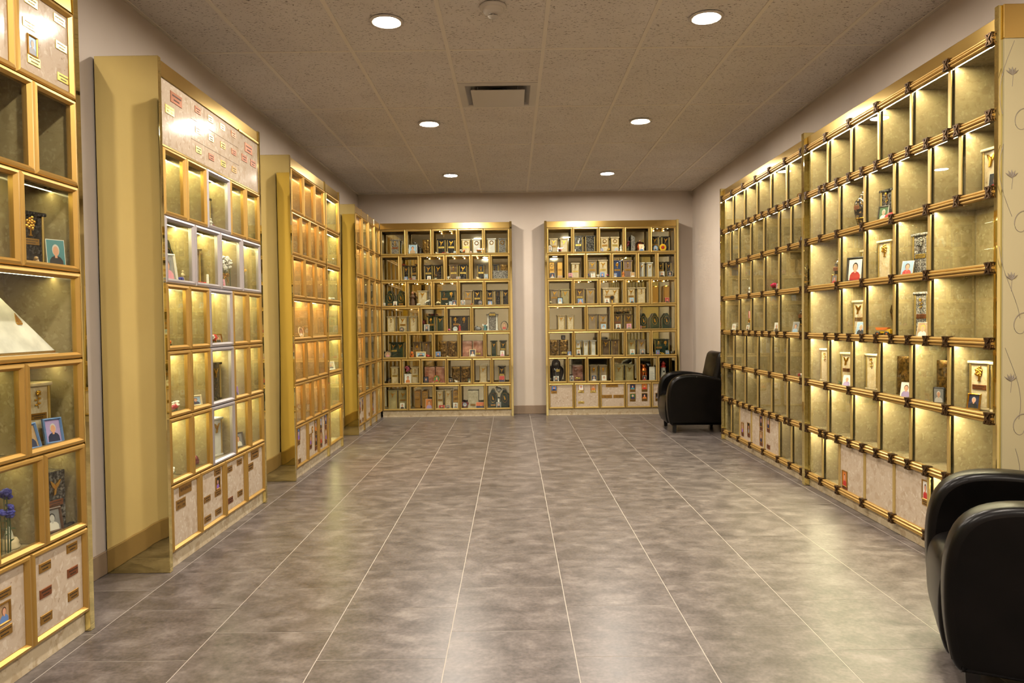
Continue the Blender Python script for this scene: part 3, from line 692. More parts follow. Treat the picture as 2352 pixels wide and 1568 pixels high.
M_LEAF = noisy('silk_leaf', (34,58,26), (70,96,44), 60, .5)
M_STEM = plain('silk_stem', (58,78,40), .6)
FC = {k: plain('petal_'+k, c, .55) for k, c in dict(white=(228,224,212), cream=(230,214,170), red=(184,24,30), pink=(226,110,140), magenta=(204,16,84), orange=(222,112,36), gold=(206,160,60), blue=(46,50,150), yellow=(238,186,34), darkred=(104,24,34), purple=(110,60,140), bronze=(120,84,40), dark=(44,34,30)).items()}
FB = {'gold': M_GOLD, 'silver': M_SILVER, 'black': PC['black'], 'white': PC['white'], 'brown': PC['brown'], 'cream': PC['cream'], 'blue': PC['blue'], 'pewter': plain('pewter', (120,116,110), .3, .9), 'wood': noisy('frame_wood', (120,84,44), (170,128,72), 40, .45, 0, 3)}

def emb_fn(kind, s):
    def dove(b):
        wing = [(0,-.02),(.10,-.06),(.22,.05),(.40,.42),(.30,.40),(.14,.26),(.02,.14)]
        b.prism([(x*s, z*s) for x, z in wing], -.006, 0)
        b.prism([(-x*s*.92, z*s*1.05) for x, z in wing][::-1], -.007, 0)
        b.prism([(x*s, z*s) for x, z in ((-.04,.10),(-.10,-.12),(-.16,-.46),(-.02,-.40),(.05,-.12),(.08,.04),(.04,.16))], -.009, 0)
        b.blob((.05*s, -.006, .17*s), (.05*s, .004, .05*s), 0, 6, 4)
    def tree(b):
        b.prism([(x*s, z*s) for x, z in ((-.13,-.5),(.13,-.5),(.05,-.42),(.045,-.1),(-.045,-.1),(-.05,-.42))], -.005, 0)
        r = random.Random(3)
        for k in range(13):
            a = k*2.4; q = .29*math.sqrt((k+.5)/13)
            b.blob((q*s*.95*math.cos(a), -.004, (.17+q*1.15*math.sin(a))*s), (.105*s, .006, .105*s), 0, 6, 4)
    def rose(b):
        b.blob((0, -.005, .36*s), (.13*s, .007, .15*s), 0, 8, 5)
        for k in range(4): b.blob((.09*s*math.cos(k*1.57+.7), -.008, (.36+.1*math.sin(k*1.57+.7))*s), (.06*s, .005, .06*s), 0, 6, 4)
        b.tube([(0,-.003,.25*s),(.03*s,-.003,0),(-.02*s,-.003,-.25*s),(.02*s,-.003,-.5*s)], .022*s, 5)
        for x, z in ((.12,.05),(-.12,-.02),(.1,-.22),(-.1,-.3)): b.blob((x*s, -.003, z*s), (.09*s, .004, .06*s), 0, 6, 4)
    def wreath(b):
        for k in range(14): b.blob((.33*s*math.cos(k*.4488), -.004, .33*s*math.sin(k*.4488)), (.085*s, .005, .085*s), 0, 6, 4)
        b.blob((0,-.003,-.36*s), (.12*s,.006,.07*s), 0, 6, 4)
    def boat(b):
        b.prism([(x*s, z*s) for x, z in ((-.02,-.2),(.3,-.18),(.02,.45))], -.004, 0); b.prism([(x*s, z*s) for x, z in ((-.25,-.22),(.3,-.22),(.2,-.36),(-.16,-.36))], -.005, 0)
        b.prism([(x*s, z*s) for x, z in ((-.24,-.18),(-.04,-.18),(-.04,.3))], -.004, 0)
    def hands(b):
        b.prism([(x*s, z*s) for x, z in ((-.02,-.42),(.2,-.34),(.12,-.08),(.02,.14),(-.16,.4),(-.2,.36),(-.14,.08),(-.12,-.2))], -.006, 0)
    def cross(b):
        b.box((-.04*s,-.005,-.4*s),(.04*s,0,.4*s)); b.box((-.24*s,-.005,.08*s),(.24*s,0,.16*s))
    return dict(d=dove, t=tree, r=rose, w=wreath, b=boat, h=hands, c=cross)[kind]
EN = dict(d='dove', t='tree', r='rose', w='wreath', b='sailboat', c='cross')
def emblem(o, kind, s, x, y, z, m=M_GOLD): put('emblem', cached(('emblem', kind, round(s,3), m.name), emb_fn(kind, s), m), o, (x, y, z))

def urn(o, w, h, mk, emb='', plate=None, d=.085, cap=True, cols=True, em=M_GOLD):
    m = UM[mk][1]; k = (w, h, mk, d)
    put('base', cached(('urn_base',)+k, lambda b: b.bbox((-w/2-.007,-d/2-.007,0),(w/2+.007,d/2+.007,.012), .002), m), o)
    zt = h-.014 if cap else h
    put('body', cached(('urn_body',)+k, lambda b: b.bbox((-w/2,-d/2,.012),(w/2,d/2,zt), .002), m), o)
    if cap: put('cap', cached(('urn_cap',)+k, lambda b: b.bbox((-w/2-.01,-d/2-.01,zt),(w/2+.01,d/2+.009,h), .003), m), o)
    if cols:
        for sx in (-1, 1): put('column', cached(('urn_column', zt), lambda b: b.lathe([(.0055,.012),(.0055,zt)], 8), M_FRAMEB), o, (sx*(w/2-.003), -d/2-.001, 0))
    n = len(emb)
    for i, e in enumerate(emb):
        x = 0 if n == 1 else (-w*.24 if i == 0 else w*.24)
        emblem(o, e, min(.072, w*(.66 if n == 1 else .34)), x, -d/2, h*.73, em)
    if plate: put('name_plate', plate_mesh(round(min(w*.72, .075),3), .024, plate, None, int(w*997)), o, (-w*.2 if n == 2 else 0, -d/2, h*.46))
def arch_urn(o, w, h, plate=None):
    d = .08
    half = [(.5,0),(.5,.60),(.46,.70),(.36,.75),(.27,.80),(.22,.90),(.12,.975),(0,1)]
    pts = [(x*w, z*h) for x, z in half]+[(-x*w, z*h) for x, z in half[-2::-1]]
    put('body', cached(('arch_body', w, h), lambda b: b.prism(pts, -d/2, d/2), UM['gr'][1]), o)
    put('oval_ring', cached(('arch_ring', w, h), lambda b: b.oval((0,-d/2,h*.55), w*.27, h*.24, .004, .005), M_GOLD), o)
    emblem(o, 'h', h*.3, 0, -d/2, h*.55)
    if plate: put('name_plate', plate_mesh(round(w*.5,3), .022, 'b', None, 5), o, (0, -d/2, h*.16))
def relief_urn(o, w, h, m, plate=None):
    d = .075
    def fn(b):
        b.bbox((-w/2,-d/2+.006,0),(w/2,d/2,h), .003)
        r = random.Random(int(w*1000+h*10000)); nx, nz = 11, 17; g = {}
        for i in range(nx+1):
            for j in range(nz+1):
                x = i/nx-.5; z = j/nz; edge = min(x+.5, .5-x, z, 1-z)
                t = max(0, 1-abs(x-.06*math.sin(z*7))*9)*(z < .55)
                cr = (math.hypot(x*1.1, (z-.68)*.9) < .4)*r.random()
                g[i,j] = -.002-(.004*t+.009*cr+.003*r.random())*(edge > .04)
        vs = [(w*(i/nx-.5), -d/2+.006+g[i,j], h*j/nz) for j in range(nz+1) for i in range(nx+1)]
        fs = [(j*(nx+1)+i, j*(nx+1)+i+1, (j+1)*(nx+1)+i+1, (j+1)*(nx+1)+i) for j in range(nz) for i in range(nx)]
        b.add(vs, fs, 0, True)
    put('body', cached(('relief', w, h, m.name), fn, m), o)
    put('base', cached(('relief_base', w, m.name), lambda b: b.box((-w/2-.002,-d/2-.001,0),(w/2+.002,d/2+.001,.008)), m), o)
    if plate: put('name_plate', plate_mesh(.07, .026, plate, None, 3), o, (.0, -d/2-.012, h*.2))
def brass_urn(o, w, h, emb='', plate=None):
    d = .08
    put('body', cached(('brass_urn', w, h), lambda b: b.bbox((-w/2,-d/2,0),(w/2,d/2,h), .004), M_BRU), o)
    put('lid', cached(('brass_lid', w, h), lambda b: b.bbox((-w/2+.006,-d/2+.006,h),(w/2-.006,d/2-.006,h+.006), .002), M_BRU), o)
    if emb: emblem(o, emb, w*.75, 0, -d/2, h*.82, M_GOLD if emb != 'w' else M_SILVER)
    if plate: put('name_plate', plate_mesh(round(w*.7,3), .026, plate, None, 8), o, (0, -d/2, h*.55))
def vase(o, r, h, m, bands=2, plate=None):
    put('body', cached(('vase', r, h, m.name), lambda b: b.lathe([(r*.5,0),(r*.55,.006),(r*.62,h*.12),(r*.92,h*.42),(r,h*.6),(r*.86,h*.74),(r*.5,h*.83),(r*.36,h*.86)], 20), m), o)
    put('lid', cached(('vase_lid', r, h, m.name), lambda b: b.lathe([(r*.44,h*.85),(r*.46,h*.87),(r*.3,h*.93),(r*.1,h*.95),(r*.14,h*.98),(r*.04,h)], 16), m), o)
    for i in range(bands):
        z = h*(.28 if i == 0 else .08) ; q = r*(.8 if i == 0 else .6)
        put('gold_band', cached(('vase_band', round(q,4)), lambda b: b.lathe([(q*1.0,-.003),(q*1.05,0),(q*1.0,.003)], 20), M_GOLD), o, (0,0,z))
    if plate: put('name_plate', plate_mesh(.04, .026, plate, None, 2), o, (0, -r*.97, h*.56))
def frame_(o, w, h, bm, pal, tilt=.2, oval=False, bw=None, easel=True):
    bw = bw or w*.12; m = FB[bm]
    if oval:
        f = put('border', cached(('oval_border', w, h, bm), lambda b: b.oval((0,0,h/2), w/2-bw, h/2-bw, .006, bw), m), o, (0,0,.0025), rx=-tilt)
        put('backing', cached(('oval_back', w, h), lambda b: b.loft([[(x*math.cos(a), y, h/2+z*math.sin(a)) for a in [2*math.pi*i/16 for i in range(16)]] for x, y, z in ((w/2-bw*.5,.004,h/2-bw*.5),(w/2-bw*.5,-.001,h/2-bw*.5))]), PC['dark']), f)
        put('portrait_print', print_mesh(round(w-2*bw+.001,4), round(h-2*bw+.001,4), *pal, oval=True), f, (0, -.0015, h/2))
    else:
        f = put('border', cached(('frame_border', w, h, bm, bw), lambda b: b.frame(w, h, [(0,.006),(0,-.004),(bw*.5,-.007),(bw,-.002),(bw,.006)], -w/2, 0), m), o, (0,0,.0025), rx=-tilt)
        put('backing', cached(('frame_back', w, h), lambda b: b.box((-w/2+.002, .001, .002), (w/2-.002, .006, h-.002)), PC['dark']), f)
        put('portrait_print', print_mesh(round(w-2*bw,4), round(h-2*bw,4), *pal), f, (0, .0, h/2))
    if easel: put('easel', cached(('easel', h), lambda b: b.add([(-.008,.006,h*.7),(.008,.006,h*.7),(.012,.03+h*.1,.0+h*.0),(-.012,.03+h*.1,.0),(-.008,.009,h*.7),(.008,.009,h*.7)], [(0,1,2,3),(5,4,3,2)]), PC['dark']), o, (0, math.sin(tilt)*h*.6, 0))
def card(o, w, h, pal, tilt=.16, oval=False):
    f = put('backing', cached(('photo_backing', w, h), lambda b: b.box((-w/2, 0, 0), (w/2, .0025, h)), PC['white']), o, (0,0,.0012), rx=-tilt)
    put('portrait_print', print_mesh(round(w*.94,4), round(h*.95,4), *pal, oval=oval), f, (0, -.0006, h/2))
def blossom(b, r):
    for ring, (n, q, z) in enumerate(((6, .62, 0), (5, .36, .3), (1, 0, .5))):
        for k in range(n):
            a = 2*math.pi*k/n+ring*.5
            b.blob((q*r*math.cos(a), q*r*math.sin(a), z*r), (.46*r, .46*r, .34*r), 0, 6, 4)
def flowers(o, col, n, r, spread=.03, h=.03, leaf=True, seed=0, z0=0):
    rr = random.Random(seed+n*7+int(r*9999))
    for k in range(n):
        x, y, z = rr.uniform(-1,1)*spread, rr.uniform(-.6,.4)*min(spread,.02), max(z0+h*rr.uniform(.6, 1.1), r*1.05+.002)
        c = col if isinstance(col, str) else col[k % len(col)]
        q = put('blossom', cached(('blossom', c, r), lambda b: blossom(b, r), FC[c]), o, (x, y, z)); q.rotation_euler = (rr.uniform(.3,1.2), rr.uniform(-.3,.3), rr.uniform(0,6))
        put('stem', cached(('flower_stem', round(z,3)), lambda b: b.tube([(0,0,0),(.002,0,z*.5),(0,0,z)], .0015, 5), M_STEM), o, (x, y, 0))
    if leaf:
        for k in range(max(3, n)):
            a = rr.uniform(0, 6.28)
            q = put('leaf', cached(('flower_leaf', r), lambda b: b.loft([[(-.0,-.001,0),(.0,.001,0),(0,.001,.0005)], [(r*.5,-r*.35,r*.2),(r*.5,r*.35,r*.2),(r*.5,0,r*.1)], [(r*1.3,-.001,r*.1),(r*1.3,.001,r*.1),(r*1.3,0,r*.08)]]), M_LEAF), o, (rr.uniform(-.7,.7)*spread, rr.uniform(-.01,.006), max(z0+h*rr.uniform(.15,.6), r*.75))); q.rotation_euler = (0, rr.uniform(-.5,.2), a)
def figurine(o, h, robe, skin='skin', wings=False):
    m = PC.get(robe) or FC[robe]
    put('robe', cached(('robe', h, robe), lambda b: b.lathe([(h*.19,0),(h*.2,h*.05),(h*.15,h*.35),(h*.11,h*.55),(h*.14,h*.68),(h*.1,h*.76),(h*.04,h*.8)], 14, sy=.8), m), o)
    put('head', cached(('fig_head', h, skin), lambda b: b.blob((0,-h*.01,h*.88), (h*.08,h*.085,h*.1), 0, 10, 7), PC[skin] if skin in PC else FC[skin]), o)
    put('arms', cached(('fig_arms', h, robe), lambda b: [b.tube([(s*h*.12,0,h*.7),(s*h*.16,-h*.07,h*.58),(s*h*.02,-h*.15,h*.6)], h*.035, 6) for s in (-1,1)], m), o)
    if wings: put('wings', cached(('fig_wings', h), lambda b: [b.loft([[(s*h*.04,h*.08,h*.6),(s*h*.04,h*.1,h*.74)],[(s*h*.22,h*.13,h*.62),(s*h*.24,h*.14,h*.92)],[(s*h*.34,h*.13,h*.7),(s*h*.36,h*.14,h*.86)]], cap=False, closed=False) for s in (-1,1)], PC['white']), o)
def bird(o, s, col, beak='yellow'):
    m = PC.get(col) or FC[col]
    put('body', cached(('bird_body', s, col), lambda b: [b.blob((0,0,s*.45), (s*.5,s*.32,s*.36), 0, 10, 6), b.prism([(s*.35,s*.5),(s*.95,s*.62),(s*.9,s*.42)], -s*.1, s*.1)], m), o)
    put('head', cached(('bird_head', s, col), lambda b: b.blob((-s*.38,0,s*.78), s*.22, 0, 8, 6), m), o)
    put('beak', cached(('bird_beak', s, beak), lambda b: b.lathe([(s*.07,0),(s*.01,s*.18)], 6), PC[beak]), o, (-s*.56, 0, s*.78)).rotation_euler = (0, -1.5, 0)
    put('feet', cached(('bird_feet', s), lambda b: [b.box((-s*.1, y-s*.06, 0), (s*.15, y+s*.06, s*.14)) for y in (-s*.14, s*.14)], PC['brown']), o)

# ------------------------------------------------------------------ placing keepsakes
ALL = []
def spot(key, row, u, v):
    c = CABS[key]; a = c['rz']; ca, sa = math.cos(a), math.sin(a); k = 6-row
    return (c['loc'][0]+u*ca-v*sa, c['loc'][1]+u*sa+v*ca, ZB+P*k+.0135)
def thing(name, label, cat, key, row, u, v, yaw=0, dz=0):
    x, y, z = spot(key, row, u, v)
    o = tag(empty(name, (x, y, z+dz), CABS[key]['rz']+yaw), label, cat); ALL.append(o); return o
ORD = ['', 'first', 'second', 'third', 'fourth', 'fifth', 'sixth', 'seventh']
RLM = {'bronze': ('bronze relief', M_BRONZE), 'pink': ('pink marble relief', M_PINK), 'pale': ('pale carved stone', M_PALER), 'rose': ('rosewood marble relief', M_ROSEST)}
FIGC = {'white': 'white', 'cream': 'cream', 'teal': 'green', 'red': 'red', 'dark': 'dark', 'brown': 'brown', 'orange': 'orange'}
def fill(key, row, col, items):
    c = CABS[key]; u0, wd, _ = c['rows'][row][col]; n = len(c['rows'][row])
    if key == 'bl': loc = f', {ORD[7-row]} row up, {ORD[col+1]} back-wall niche from corner'
    else: loc = f', {ORD[7-row]} row up, {ORD[n-col]} back-wall niche from armchair'
    for it in items:
        opt = it[-1] if isinstance(it[-1], dict) else {}
        a = it[:-1] if opt else it
        kd, fx = a[0], a[1]; u = u0+wd*fx; v = opt.get('v', .108 if kd in ('u','a','rl','bb') else .028); dz = opt.get('z', 0); yaw = opt.get('yaw', 0)
        T = lambda nm, desc, cat: thing(nm, f'{desc}{loc}', cat, key, row, u, v, yaw, dz)
        if kd == 'u':
            mk, w, h, e, p = a[2:]
            desc = f'{UM[mk][0]} urn' + (' with gold '+(EN[e] if len(e) == 1 else 'emblems') if e else ', plain')
            if len(desc.split()) > 6: desc = desc.replace(' with gold', ' with')
            urn(T('cremation_urn', desc, 'urn'), w, h, mk, e, p, em=M_SILVER if opt.get('silver') else M_GOLD)
        elif kd == 'a': arch_urn(T('cremation_urn', 'dark arched urn, gold oval', 'urn'), a[2], a[3], opt.get('p'))
        elif kd == 'rl': relief_urn(T('cremation_urn', f'{RLM[a[2]][0]} box urn', 'urn'), a[3], a[4], RLM[a[2]][1], opt.get('p'))
        elif kd == 'bb': brass_urn(T('cremation_urn', 'tall brass box urn', 'urn'), a[2], a[3], a[4], opt.get('p'))
        elif kd == 'ph': card(T('photo_card', f'portrait photo card, {a[4][0]} backdrop', 'photograph'), a[2], a[3], a[4])
        elif kd == 'pho': card(T('photo_card', f'oval vignette portrait photo, {a[4][0]} backdrop', 'photograph'), a[2], a[3], a[4], oval=True)
        elif kd == 'fr': frame_(T('framed_portrait', f'{a[4]} framed portrait, {a[5][0]} backdrop', 'photo frame'), a[2], a[3], a[4], a[5], easel=False)
        elif kd == 'ov': frame_(T('framed_portrait', f'oval {a[4]} framed portrait', 'photo frame'), a[2], a[3], a[4], a[5], oval=True, easel=False)
        elif kd == 'fl':
            cn = a[2] if isinstance(a[2], str) else ' and '.join(a[2])
            flowers(T('flower_bunch', f'small {cn} silk flowers', 'flowers'), a[2], a[3], a[4], opt.get('sp', .025), opt.get('h', .025))
        elif kd == 'fg': figurine(T('figurine', f'small {FIGC[a[2]]} '+('angel' if opt.get('w') else 'robed')+' figurine', 'figurine'), a[3], a[2], opt.get('skin', 'skin'), opt.get('w', False))
        elif kd == 'bd': bird(T('bird_figurine', f'small {a[2]} bird figurine', 'figurine'), a[3], a[2])
        elif kd == 'vs': vase(T('cremation_urn', f'small {a[2]} lidded jar', 'jar'), a[3], a[4], {'black': M_BLACKG, 'pewter': FB['pewter'], 'copper': M_COPPER}[a[2]], 1)

B, SK, GY, TN, NV, WH_, GN, RD = 'blue', 'sky', 'grey', 'tan', 'navy', 'white', 'green', 'red'
p1, p2, p3, p4, p5, p6, p7, p8 = (B,'white','silver'), (GY,'dark','brown'), (SK,'navy','silver'), (TN,'red','brown'), (NV,'white','dark'), (WH_,'dark','brown'), (GN,'white','brown'), (RD,'dark','brown')
BLD = {
 (0,0): [('u', .55, 'gg', .115, .205, 'r', 'c')],
 (0,1): [('fr', .24, .118, .145, 'silver', (SK,'tan','brown')), ('rl', .78, 'bronze', .11, .2), ('vs', .30, 'pewter', .05, .185, {'v': .118}), ('fg', .53, 'dark', .115, {'v': .05, 'skin': 'brown'})],
 (0,2): [('u', .35, 'bk', .105, .205, 'd', 'y'), ('u', .73, 'bk', .105, .205, 'd', 'y'), ('bd', .18, 'white', .03), ('fl', .4, 'red', 3, .009), ('fl', .62, ('red','white'), 4, .010), ('ph', .88, .036, .042, p3)],
 (0,3): [('u', .31, 'cr', .105, .2, 'w', 'y'), ('u', .72, 'wh', .105, .2, 'w', None), ('fl', .17, ('orange','white'), 7, .014, {'sp': .035, 'h': .05}), ('fl', .82, ('orange','gold'), 7, .013, {'sp': .03, 'h': .05}), ('ov', .5, .034, .044, 'black', p4)],
 (0,4): [('u', .3, 'wh', .105, .205, 'w', None), ('u', .72, 'gg', .105, .205, 'w', None)],
 (1,1): [('u', .29, 'bk', .072, .2, 'd', None), ('u', .7, 'bk', .072, .2, 'r', 'b'), ('fl', .1, 'red', 3, .013, {'z': .2, 'v': .1, 'h': .016, 'sp': .01}), ('fl', .85, ('red','dark'), 3, .013, {'z': .2, 'v': .1, 'h': .016, 'sp': .018}), ('ph', .28, .045, .052, p1), ('ph', .7, .045, .056, (GY,'purple','brown')), ('fl', .5, ('red','white'), 3, .01)],
 (1,2): [('u', .33, 'bk', .105, .205, 'd', 'y'), ('u', .71, 'bk', .105, .205, 'd', None), ('ph', .36, .045, .058, p6), ('fl', .6, 'bronze', 6, .011, {'h': .07, 'sp': .02, 'v': .035}), ('fl', .63, 'white', 1, .016, {'v': .022, 'sp': .004})],
 (1,3): [('u', .31, 'bn', .105, .205, 'r', 'y'), ('u', .68, 'bk', .105, .205, 'd', 'y'), ('fg', .11, 'white', .055, {'w': True, 'skin': 'white'}), ('ph', .5, .055, .046, p2), ('bd', .24, 'white', .022)],
 (1,4): [('u', .5, 'bk', .09, .205, 't', 'y'), ('fr', .77, .05, .075, 'white', (SK,'grey','silver')), ('bd', .35, 'cream', .04)],
 (1,5): [('u', .26, 'bk', .075, .205, 'r', None), ('rl', .74, 'bronze', .1, .2)],
 (2,0): [('a', .31, .115, .215, {'p': 1}), ('a', .74, .115, .215, {'p': 1}), ('ph', .53, .05, .07, p6), ('ph', .1, .036, .05, (WH_,'grey','black'))],
 (2,1): [('u', .58, 'cr', .12, .21, 'd', None, {'v': .124}), ('fg', .2, 'brown', .2, {'v': .04, 'skin': 'skin2'}), ('fl', .8, 'white', 6, .016, {'sp': .03, 'h': .08, 'v': .03}), ('fl', .46, 'white', 4, .018, {'sp': .025, 'h': .025})],
 (2,2): [('u', .57, 'gr', .2, .205, 'rt', 'b'), ('fl', .19, 'cream', 1, .034, {'sp': .004, 'h': .03}), ('fg', .53, 'cream', .042, {'w': True}), ('ph', .68, .038, .06, (SK,'white','silver')), ('ph', .83, .056, .075, p5)],
 (2,3): [('u', .36, 'tg', .1, .205, 'd', 'b'), ('u', .72, 'bk', .1, .205, 'd', 'y'), ('pho', .16, .06, .075, (GY,'grey','silver')), ('ov', .84, .06, .075, 'brown', p2), ('fl', .52, ('red','gold'), 4, .009)],
 (2,4): [('u', .21, 'bk', .08, .205, 'd', 'b'), ('u', .52, 'bk', .08, .205, 'r', None), ('u', .83, 'bk', .08, .205, 'd', None), ('ph', .22, .055, .056, p1)],
 (3,0): [('u', .23, 'cr', .1, .215, 'r', None), ('u', .53, 'cr', .1, .215, 'd', 'b'), ('u', .82, 'cr', .1, .215, 'r', None), ('ov', .51, .062, .068, 'black', p2)],
 (3,1): [('u', .40, 'gr', .092, .21, 't', 'b'), ('u', .76, 'gr', .092, .21, 'd', None), ('fr', .24, .07, .1, 'white', p2), ('fl', .1, 'darkred', 5, .016, {'sp': .012, 'h': .17, 'v': .085}), ('fl', .5, ('dark','darkred'), 6, .016, {'z': .21, 'v': .1, 'h': .015, 'sp': .06})],
 (3,2): [('u', .52, 'bk', .24, .21, 'tt', 'b'), ('fg', .52, 'red', .1, {'v': .05}), ('ov', .35, .066, .068, 'cream', (SK,'white','silver')), ('fl', .12, 'pink', 2, .02, {'sp': .008})],
 (3,3): [('fg', .34, 'teal', .11, {'w': True}), ('ov', .84, .1, .135, 'pewter', p4), ('bd', .16, 'grey', .075)],
 (4,0): [('u', .55, 'gr', .185, .21, 'dd', 'y'), ('ov', .21, .095, .1, 'pewter', (TN,'pink','brown'))],
 (4,1): [('u', .34, 'bn', .1, .21, 'b', 'b'), ('u', .72, 'bn', .1, .21, 'r', None), ('fr', .5, .13, .08, 'cream', (SK,'dark','dark')), ('bd', .78, 'red', .05, {'v': .04})],
 (4,2): [('rl', .36, 'bronze', .115, .215), ('rl', .72, 'bronze', .115, .215), ('ph', .17, .065, .08, (B,'navy','brown')), ('bd', .54, 'cream', .025)],
 (4,3): [('rl', .3, 'pink', .125, .215), ('rl', .72, 'pink', .125, .215, {'p': 'y'}), ('fr', .51, .085, .105, 'cream', (NV,'white','brown'))],
 (4,4): [('u', .34, 'gr', .075, .215, 'd', None), ('u', .7, 'gr', .08, .215, 'd', 'y'), ('fr', .67, .07, .09, 'silver', (WH_,'pink','silver'))],
 (5,0): [('u', .61, 'cr', .095, .225, 'r', 'y'), ('vs', .3, 'black', .034, .085)],
 (5,1): [('u', .66, 'cr', .095, .22, 'r', 'y'), ('fr', .3, .092, .13, 'white', (WH_,'orange','brown')), ('fl', .24, 'pink', 3, .026, {'sp': .02, 'h': .2, 'v': .11})],
 (5,2): [('rl', .32, 'pink', .135, .215), ('rl', .75, 'pink', .135, .215), ('fr', .18, .07, .09, 'black', (NV,'dark','brown')), ('ov', .6, .092, .11, 'gold', (GN,'red','brown')), ('fl', .42, ('pink','white'), 3, .008), ('fl', .84, 'pink', 3, .008)],
 (5,3): [('rl', .34, 'bronze', .115, .215), ('rl', .72, 'bronze', .115, .215), ('ph', .14, .05, .06, ('dark','dark','brown')), ('bd', .36, 'white', .045), ('fr', .88, .05, .062, 'brown', p7)],
 (5,4): [('u', .55, 'cr', .095, .235, 'd', None)],
 (5,5): [('u', .52, 'bk', .085, .22, 'd', 'y'), ('ph', .52, .07, .09, (RD,'sunsetpic','brown','yellow'))],
 (6,0): [('u', .36, 'ol', .115, .26, 'd', None), ('u', .76, 'ol', .115, .26, 'd', 'b'), ('ph', .74, .062, .085, p6)],
 (6,1): [('bb', .32, .078, .235, 'w', {'p': 'b'}), ('bb', .62, .078, .235, 'w', {'p': 'b'}), ('ph', .79, .096, .135, ('orange','lilac','brown'))],
 (6,2): [('u', .21, 'cr', .08, .25, 'd', 'b'), ('u', .53, 'cr', .08, .255, 'd', None), ('bb', .83, .075, .235, 'w', {'p': 'b'}), ('ph', .28, .078, .052, (RD,'dark','brown')), ('pho', .82, .066, .082, (WH_,'grey','black')), ('ph', .52, .05, .05, p2)],
 (6,3): [('rl', .5, 'pale', .14, .235, {'p': 'b'}), ('ph', .78, .115, .085, ('sunset','sunsetpic','brown','yellow'))],
 (6,4): [('a', .28, .12, .25, {'p': 1}), ('a', .74, .12, .25), ('ph', .5, .06, .08, (GY,'dark','silver'))],
}
